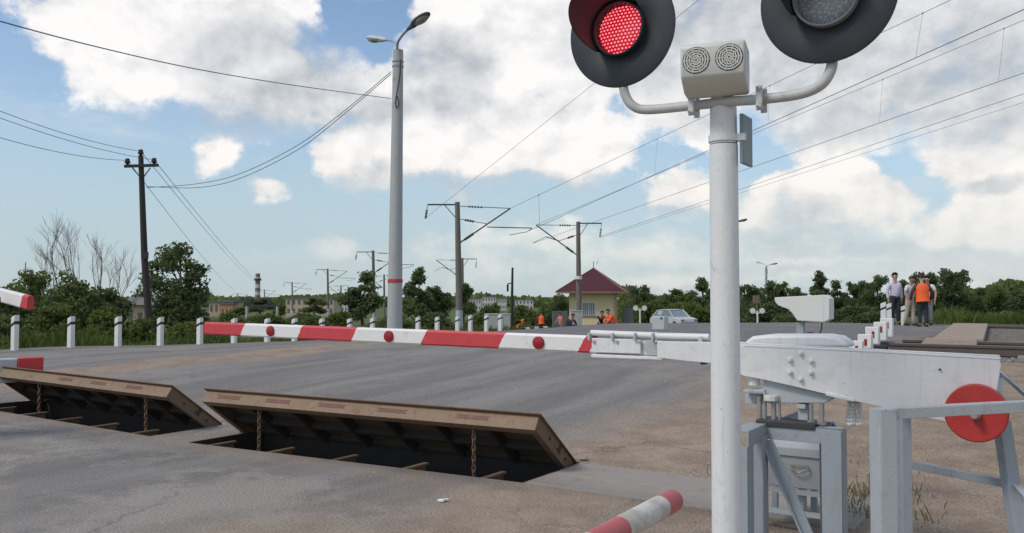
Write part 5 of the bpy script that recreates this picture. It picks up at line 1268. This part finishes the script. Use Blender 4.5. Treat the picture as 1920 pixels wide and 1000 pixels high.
def pebbles(name, pts, r0, r1, material, label):
    bm = [(0, 0, 1), (.9, 0, .2), (.28, .86, .1), (-.73, .53, .25), (-.7, -.5, .05), (.3, -.85, .2)]; fs = [(0, 1, 2), (0, 2, 3), (0, 3, 4), (0, 4, 5), (0, 5, 1), (1, 5, 4, 3, 2)]
    V = []; Fs = []
    for p in pts:
        r = RNG.uniform(r0, r1); a = RNG.uniform(0, 6.28); c, s = math.cos(a), math.sin(a); e = RNG.uniform(.5, .9); o = len(V)
        for x, y, z in bm: V.append((p.x + r * (x*c - y*s), p.y + r * (x*s + y*c), p.z + r * z * e)); 
        Fs += [tuple(i + o for i in f) for f in fs]
    me = bpy.data.meshes.new(name); me.from_pydata(V, [], Fs); me.materials.append(material); o = bpy.data.objects.new(name, me); COL.objects.link(o); return tag(o, label, 'stones', kind='stuff')
def stone_mat(name, a, b):
    m = bpy.data.materials.new(name); m.use_nodes = True; B = NB(m.node_tree); g = B.n('ShaderNodeNewGeometry').outputs['Random Per Island']; bs = m.node_tree.nodes['Principled BSDF']; B.link(B.mix(g, a, b), bs.inputs['Base Color']); bs.inputs['Roughness'].default_value = .9; return m
pts = []
while len(pts) < 5200:
    v = RNG.uniform(-2.85, 22); u = RNG.uniform(17.1, 33.4)
    if min(abs(u - 18.65), abs(u - 30.8)) < 1.35 and RNG.uniform() < .4: continue
    if -2.9 < v < -.7 and 17.9 < u < 30.2 : continue
    pts.append(W(v, u, hgt(v, u) - .01))
pebbles('ballast_stones', pts, .03, .075, stone_mat('ballast_stone', (.07, .065, .06), (.30, .275, .245)), 'grey crushed stones lying between the tracks')
pts = []
while len(pts) < 900:
    v = RNG.uniform(-5.5, 3.5); u = RNG.uniform(1.5, 16)
    if (v < -3.6 and u > 6 and u < 7.6) or (-3.95 < v < -1.2 and 6.1 < u < 7.3): continue
    pts.append(W(v, warp(v, u), bump_amp(v, u) - .002))
pebbles('gravel', pts, .004, .016, stone_mat('gravel_stone', (.22, .18, .14), (.50, .44, .37)), 'loose pebbles scattered on the dirt verge')

# ------------------------------------------------------------------ people
SKIN = mat('skin', (.42, .25, .18), .6, var=.06); HAIR = mat('dark_hair', (.025, .02, .016), .7); SHOE = mat('black_shoes', (.02, .02, .02), .6)
ORANGE = mat('orange_vest_cloth', (.85, .13, .03), .7, var=.1, bump=.3); DARKCL = mat('dark_navy_cloth', (.028, .03, .042), .85, bump=.3); LILAC = mat('lilac_shirt_cloth', (.60, .56, .66), .8, bump=.3); WHITECL = mat('white_shirt_cloth', (.62, .64, .66), .8, bump=.3); BEIGECL = mat('beige_trouser_cloth', (.42, .38, .32), .85, bump=.3); BROWNCL = mat('dark_maroon_cloth', (.10, .035, .03), .85); GREYCL = mat('grey_trouser_cloth', (.22, .23, .25), .85); PINKCL = mat('faded_pink_cloth', (.60, .18, .16), .8, var=.25, scale=9); REFL = mat('reflective_tape', (.6, .6, .55), .4)
def skin_obj(name, V, E_, Rr, material, parent, root=0, sub=1):
    me = bpy.data.meshes.new(name); me.from_pydata([tuple(v) for v in V], E_, []); me.materials.append(material)
    o = bpy.data.objects.new(name, me); COL.objects.link(o); o.parent = parent
    s = o.modifiers.new('skin', 'SKIN'); s.use_smooth_shade = True; s.branch_smoothing = .3
    for i, d in enumerate(me.skin_vertices[0].data): d.radius = Rr[i] if isinstance(Rr[i], tuple) else (Rr[i], Rr[i]); d.use_root = (i == root)
    if sub: ss = o.modifiers.new('sub', 'SUBSURF'); ss.levels = sub; ss.render_levels = sub
    return o
def stand(lean=0.0, armL=(.02, -.03), armR=(.02, -.03), step=.0, bow=0.0, width=.095):
    """joints of a standing body facing -Y; arm = (outward, forward) of the hand"""
    J = {'pel': Vector((0, 0, .94)), 'bel': Vector((0, -.02 - lean * .2, 1.10)), 'che': Vector((0, -lean * .6, 1.30)), 'nec': Vector((0, -lean, 1.47)), 'hd0': Vector((0, -lean - .01 - bow * .3, 1.56)), 'hd1': Vector((0, -lean - .025 - bow, 1.65 - bow * .3)), 'hd2': Vector((0, -lean - .005 - bow * 1.3, 1.71 - bow * .5))}
    for s, nm, (o, f), st in ((-1, 'L', armL, step), (1, 'R', armR, -step)):
        sh = Vector((s * .185, -lean * .85, 1.41)); wr = Vector((s * (.23 + o), -lean * .85 + f * 2 - .02, .86 + .5 * abs(f))); el = (sh + wr) / 2 + Vector((s * (.035 + o * .4), .05, 0))
        J['sh' + nm] = sh; J['el' + nm] = el; J['wr' + nm] = wr; J['hip' + nm] = Vector((s * .09, 0, .88)); J['kn' + nm] = Vector((s * width, -.02 + st * .5, .48)); J['an' + nm] = Vector((s * width * 1.05, .03 + st, .07)); J['to' + nm] = Vector((s * width * 1.25, -.14 + st, .035))
    return J
def crouch(reach=.35):
    J = {'pel': Vector((0, .12, .34)), 'bel': Vector((0, .03, .50)), 'che': Vector((0, -.12, .68)), 'nec': Vector((0, -.22, .80)), 'hd0': Vector((0, -.27, .87)), 'hd1': Vector((0, -.31, .95)), 'hd2': Vector((0, -.31, 1.01))}
    for s, nm in ((-1, 'L'), (1, 'R')):
        J['sh' + nm] = Vector((s * .18, -.17, .76)); J['el' + nm] = Vector((s * .22, -.30, .55)); J['wr' + nm] = Vector((s * .14, -.34 - reach * .4, .36)); J['hip' + nm] = Vector((s * .10, .08, .34)); J['kn' + nm] = Vector((s * .17, -.28, .46)); J['an' + nm] = Vector((s * .13, .0, .08)); J['to' + nm] = Vector((s * .15, -.17, .035))
    return J
def bend():
    J = stand(); up_ = {'bel': (0, -.10, 1.04), 'che': (0, -.30, 1.16), 'nec': (0, -.46, 1.20), 'hd0': (0, -.54, 1.19), 'hd1': (0, -.63, 1.19), 'hd2': (0, -.69, 1.18)}
    for k, v in up_.items(): J[k] = Vector(v)
    for s, nm in ((-1, 'L'), (1, 'R')): J['sh' + nm] = Vector((s * .18, -.42, 1.18)); J['el' + nm] = Vector((s * .23, -.44, .92)); J['wr' + nm] = Vector((s * .15, -.55, .70))
    return J
def person(label, loc, rz, J, shirt, trousers, sleeve, vest=None, hair=HAIR, cap=None, height=1.75):
    t = thing('person', label, 'person', loc, rz); s_ = height / 1.75; t.scale = (s_,) * 3
    ks = ['pel', 'bel', 'che', 'nec', 'hd0', 'hd1', 'hd2']; V = [J[k] for k in ks]; Ed = [(i, i+1) for i in range(6)]; Rr = [.115, .11, .12, .055, .062, .098, .072]
    for nm in 'LR':
        b0 = len(V); V += [J['sh'+nm], J['el'+nm], J['wr'+nm]]; Rr += [.06, .043, .03]; Ed += [(2, b0), (b0, b0+1), (b0+1, b0+2)]
        dv = (J['wr'+nm] - J['el'+nm]).normalized(); pm = J['wr'+nm] + dv * .075; V.append(pm); Rr.append(.036); Ed.append((b0+2, b0+3))
        sd = dv.cross(X1).normalized() if abs(dv.x) < .9 else dv.cross(Y1).normalized()
        for k, ln in enumerate((.066, .076, .072, .055)):
            i = len(V); q = pm + dv * .035 + sd * (.026 - .0175 * k); V += [q + dv * ln * .5, q + dv * ln * .9 + Vector((0, -.014, 0))]; Rr += [.0105, .009]; Ed += [(b0+3, i), (i, i+1)]
        i = len(V); V += [J['wr'+nm] + dv * .05 + sd * .04, J['wr'+nm] + dv * .085 + sd * .062]; Rr += [.012, .010]; Ed += [(b0+2, i), (i, i+1)]
        b1 = len(V); V += [J['hip'+nm], J['kn'+nm], J['an'+nm], J['to'+nm]]; Rr += [.085, .055, .038, .035]; Ed += [(0, b1), (b1, b1+1), (b1+1, b1+2), (b1+2, b1+3)]
    body = skin_obj('body', V, Ed, Rr, SKIN, t)
    def off(*k): return [J[x] for x in k]
    V = off('pel', 'bel', 'che', 'nec'); V[0] = J['pel'] + (J['pel'] - J['bel']) * .55; V[3] = J['che'] + (J['nec'] - J['che']) * .72; Ed = [(0, 1), (1, 2), (2, 3)]; Rr = [.165, .15, .16, .075]
    for nm in 'LR':
        i = len(V); e = J['el'+nm]; V += [J['sh'+nm], e]; Rr += [.075, .062]; Ed += [(2, i), (i, i+1)]
        if sleeve == 'long': V.append(J['wr'+nm]); Rr.append(.05); Ed.append((i+1, i+2))
        else: V[-1] = J['sh'+nm] + (e - J['sh'+nm]) * .8
    skin_obj('shirt', V, Ed, Rr, shirt, t)
    V = [J['pel'] + (J['bel'] - J['pel']) * .85, J['pel']]; Ed = [(0, 1)]; Rr = [.13, .14]
    for nm in 'LR':
        i = len(V); V += [J['hip'+nm], J['kn'+nm], J['an'+nm] + ZU * .02]; Rr += [.10, .075, .062]; Ed += [(1, i), (i, i+1), (i+1, i+2)]
    skin_obj('trousers', V, Ed, Rr, trousers, t, 1)
    Rm = ROOTM[t.name]
    def loc_mb(): return MB()
    hd = J['hd1']; up_ = (J['hd2'] - J['hd0']).normalized(); fw = Vector((0, -1, 0)); fw = (fw - up_ * fw.dot(up_)).normalized(); sx = up_.cross(fw)
    def lb(m, name, material, parent):
        o = m.build(name, material, None); o.parent = parent; o.matrix_parent_inverse = Matrix(); o.matrix_basis = Matrix(); return o
    M3 = Matrix((sx, -fw, up_)).transposed()
    m = MB(); m.ball(hd + up_ * .035 - fw * .012, .112, 14, (1.0, 1.08, 1.0), M3)
    m.v, keep = m.v, None
    m.f = [f for f in m.f if sum(((m.v[i] - hd).dot(up_) + .9 * (-(m.v[i] - hd).dot(fw)) > .048) for i in f) >= 3]; m.mi = [0] * len(m.f)
    lb(m, 'hair' if not cap else 'cap', cap or hair, t)
    m = MB(); m.ball(hd + fw * .105 - up_ * .01, .017, 6, (1, 1, 1.4)); 
    for s in (-1, 1): m.ball(hd + sx * s * .1, .022, 6, (.5, 1, 1.4))
    lb(m, 'nose_and_ears', SKIN, body)
    m = MB()
    for s in (-1, 1): m.ball(hd + fw * .092 + sx * s * .034 + up_ * .012, .011, 6)
    m.ball(hd + fw * .092 - up_ * .045, .012, 6, (1.8, .7, .5)); lb(m, 'eyes_and_mouth', mat('face_dark', (.08, .03, .025), .5), body)
    for nm in 'LR':
        m = MB(); a, b_ = J['an'+nm], J['to'+nm]; c = (a + b_) / 2; c.z = .045; m.ball(c, 1, 10, (.055, .15, .05)); lb(m, 'shoe', SHOE, t)
    if vest:
        cs = [J['pel'] - (J['bel'] - J['pel']) * .75, J['pel'] + (J['bel'] - J['pel']) * .4, J['bel'] + (J['che'] - J['bel']) * .4, J['che'] + (J['nec'] - J['che']) * .1, J['che'] + (J['nec'] - J['che']) * .62, J['che'] + (J['nec'] - J['che']) * .8]
        rr = [(.225, .175), (.215, .165), (.215, .165), (.23, .165), (.20, .13), (.11, .09)]
        m = MB(); k = 20
        for ci, (c, (rx, ry)) in enumerate(zip(cs, rr)):
            ax = (cs[min(ci+1, 5)] - cs[max(ci-1, 0)]).normalized(); fy = (Vector((0, 1, 0)) - ax * ax.y).normalized()
            for j in range(k): g = 2*math.pi*j/k; m.v.append(c + X1 * rx * math.cos(g) + fy * ry * math.sin(g))
        for ci in range(5):
            for j in range(k): m.f.append([ci*k+j, ci*k+(j+1) % k, (ci+1)*k+(j+1) % k, (ci+1)*k+j]); m.mi.append(0)
        ve = lb(m, 'vest', vest, t)
        m = MB(); n0 = 0
        for f0 in (.28, .55):
            c = cs[0] + (cs[3] - cs[0]) * f0; ax = (cs[3] - cs[0]).normalized(); fy = (Vector((0, 1, 0)) - ax * ax.y).normalized(); o = len(m.v)
            for q in (-.012, .012):
                for j in range(k): g = 2*math.pi*j/k; m.v.append(c + ax * q + X1 * .228 * math.cos(g) + fy * .178 * math.sin(g))
            for j in range(k): m.f.append([o+j, o+(j+1) % k, o+k+(j+1) % k, o+k+j]); m.mi.append(0)
        if vest is PINKCL: lb(m, 'reflective_band', REFL, ve)
    return t
def put(px, d): return GD(px, d)
def ph(px, yt, d): return F(px, yt, d).z - GD(px, d).z
person('man with dark hair in a lilac shirt and dark trousers, leftmost of the standing men', put(1678, 29), R(12), stand(0, (.0, .03), (.03, .02), .05), LILAC, DARKCL, 'long', height=1.74)
person('man in a white short sleeved shirt and beige trousers beside the orange vest', put(1705, 28.2), R(28), stand(.06, (.07, -.05), (.05, -.06), .10, .04), WHITECL, BEIGECL, 'short', hair=mat('brown_hair', (.08, .05, .035), .7), height=1.62)
person('man seen from behind in an orange vest and maroon sleeves, head bowed', put(1730, 27.2), R(176), stand(.05, (.10, -.05), (.10, -.05), .03, .05), BROWNCL, DARKCL, 'long', ORANGE, height=1.66)
person('man in a white shirt and grey trousers, mostly hidden behind the orange vest', put(1740, 28.6), R(-40), stand(.05, (.03, -.06), (.04, -.05), .06, .03), WHITECL, GREYCL, 'short', height=1.64)
person('worker in an orange vest seen from behind, standing on the far road', put(1015, 63), R(180), stand(.02, (.04, -.04), (.04, -.05), .04), BROWNCL, DARKCL, 'long', ORANGE, height=1.70)
person('worker in a faded pink vest bending over left of the yellow hut', put(1052, 64), R(-55), bend() if False else stand(.10, (.03, -.12), (.03, -.14), .12, .05), PINKCL, GREYCL, 'long', PINKCL, height=1.66)
person('crouching worker in dark clothes just left of the grey relay cabinet', put(1067, 48), R(40), crouch(), DARKCL, DARKCL, 'long', height=1.8)
person('worker in orange crouching at the right end of the grey container', put(972, 48), R(55), crouch(), BROWNCL, DARKCL, 'long', ORANGE, cap=ORANGE, height=1.75)
person('worker in orange crouching below the right corner of the yellow hut', put(1148, 47), R(-60), crouch(), ORANGE, PINKCL, 'long', ORANGE, height=1.75)
person('dark haired worker sitting in front of the yellow hut, left of the orange one', put(1126, 47.5), R(10), crouch(.1), DARKCL, BROWNCL, 'short', height=1.75)
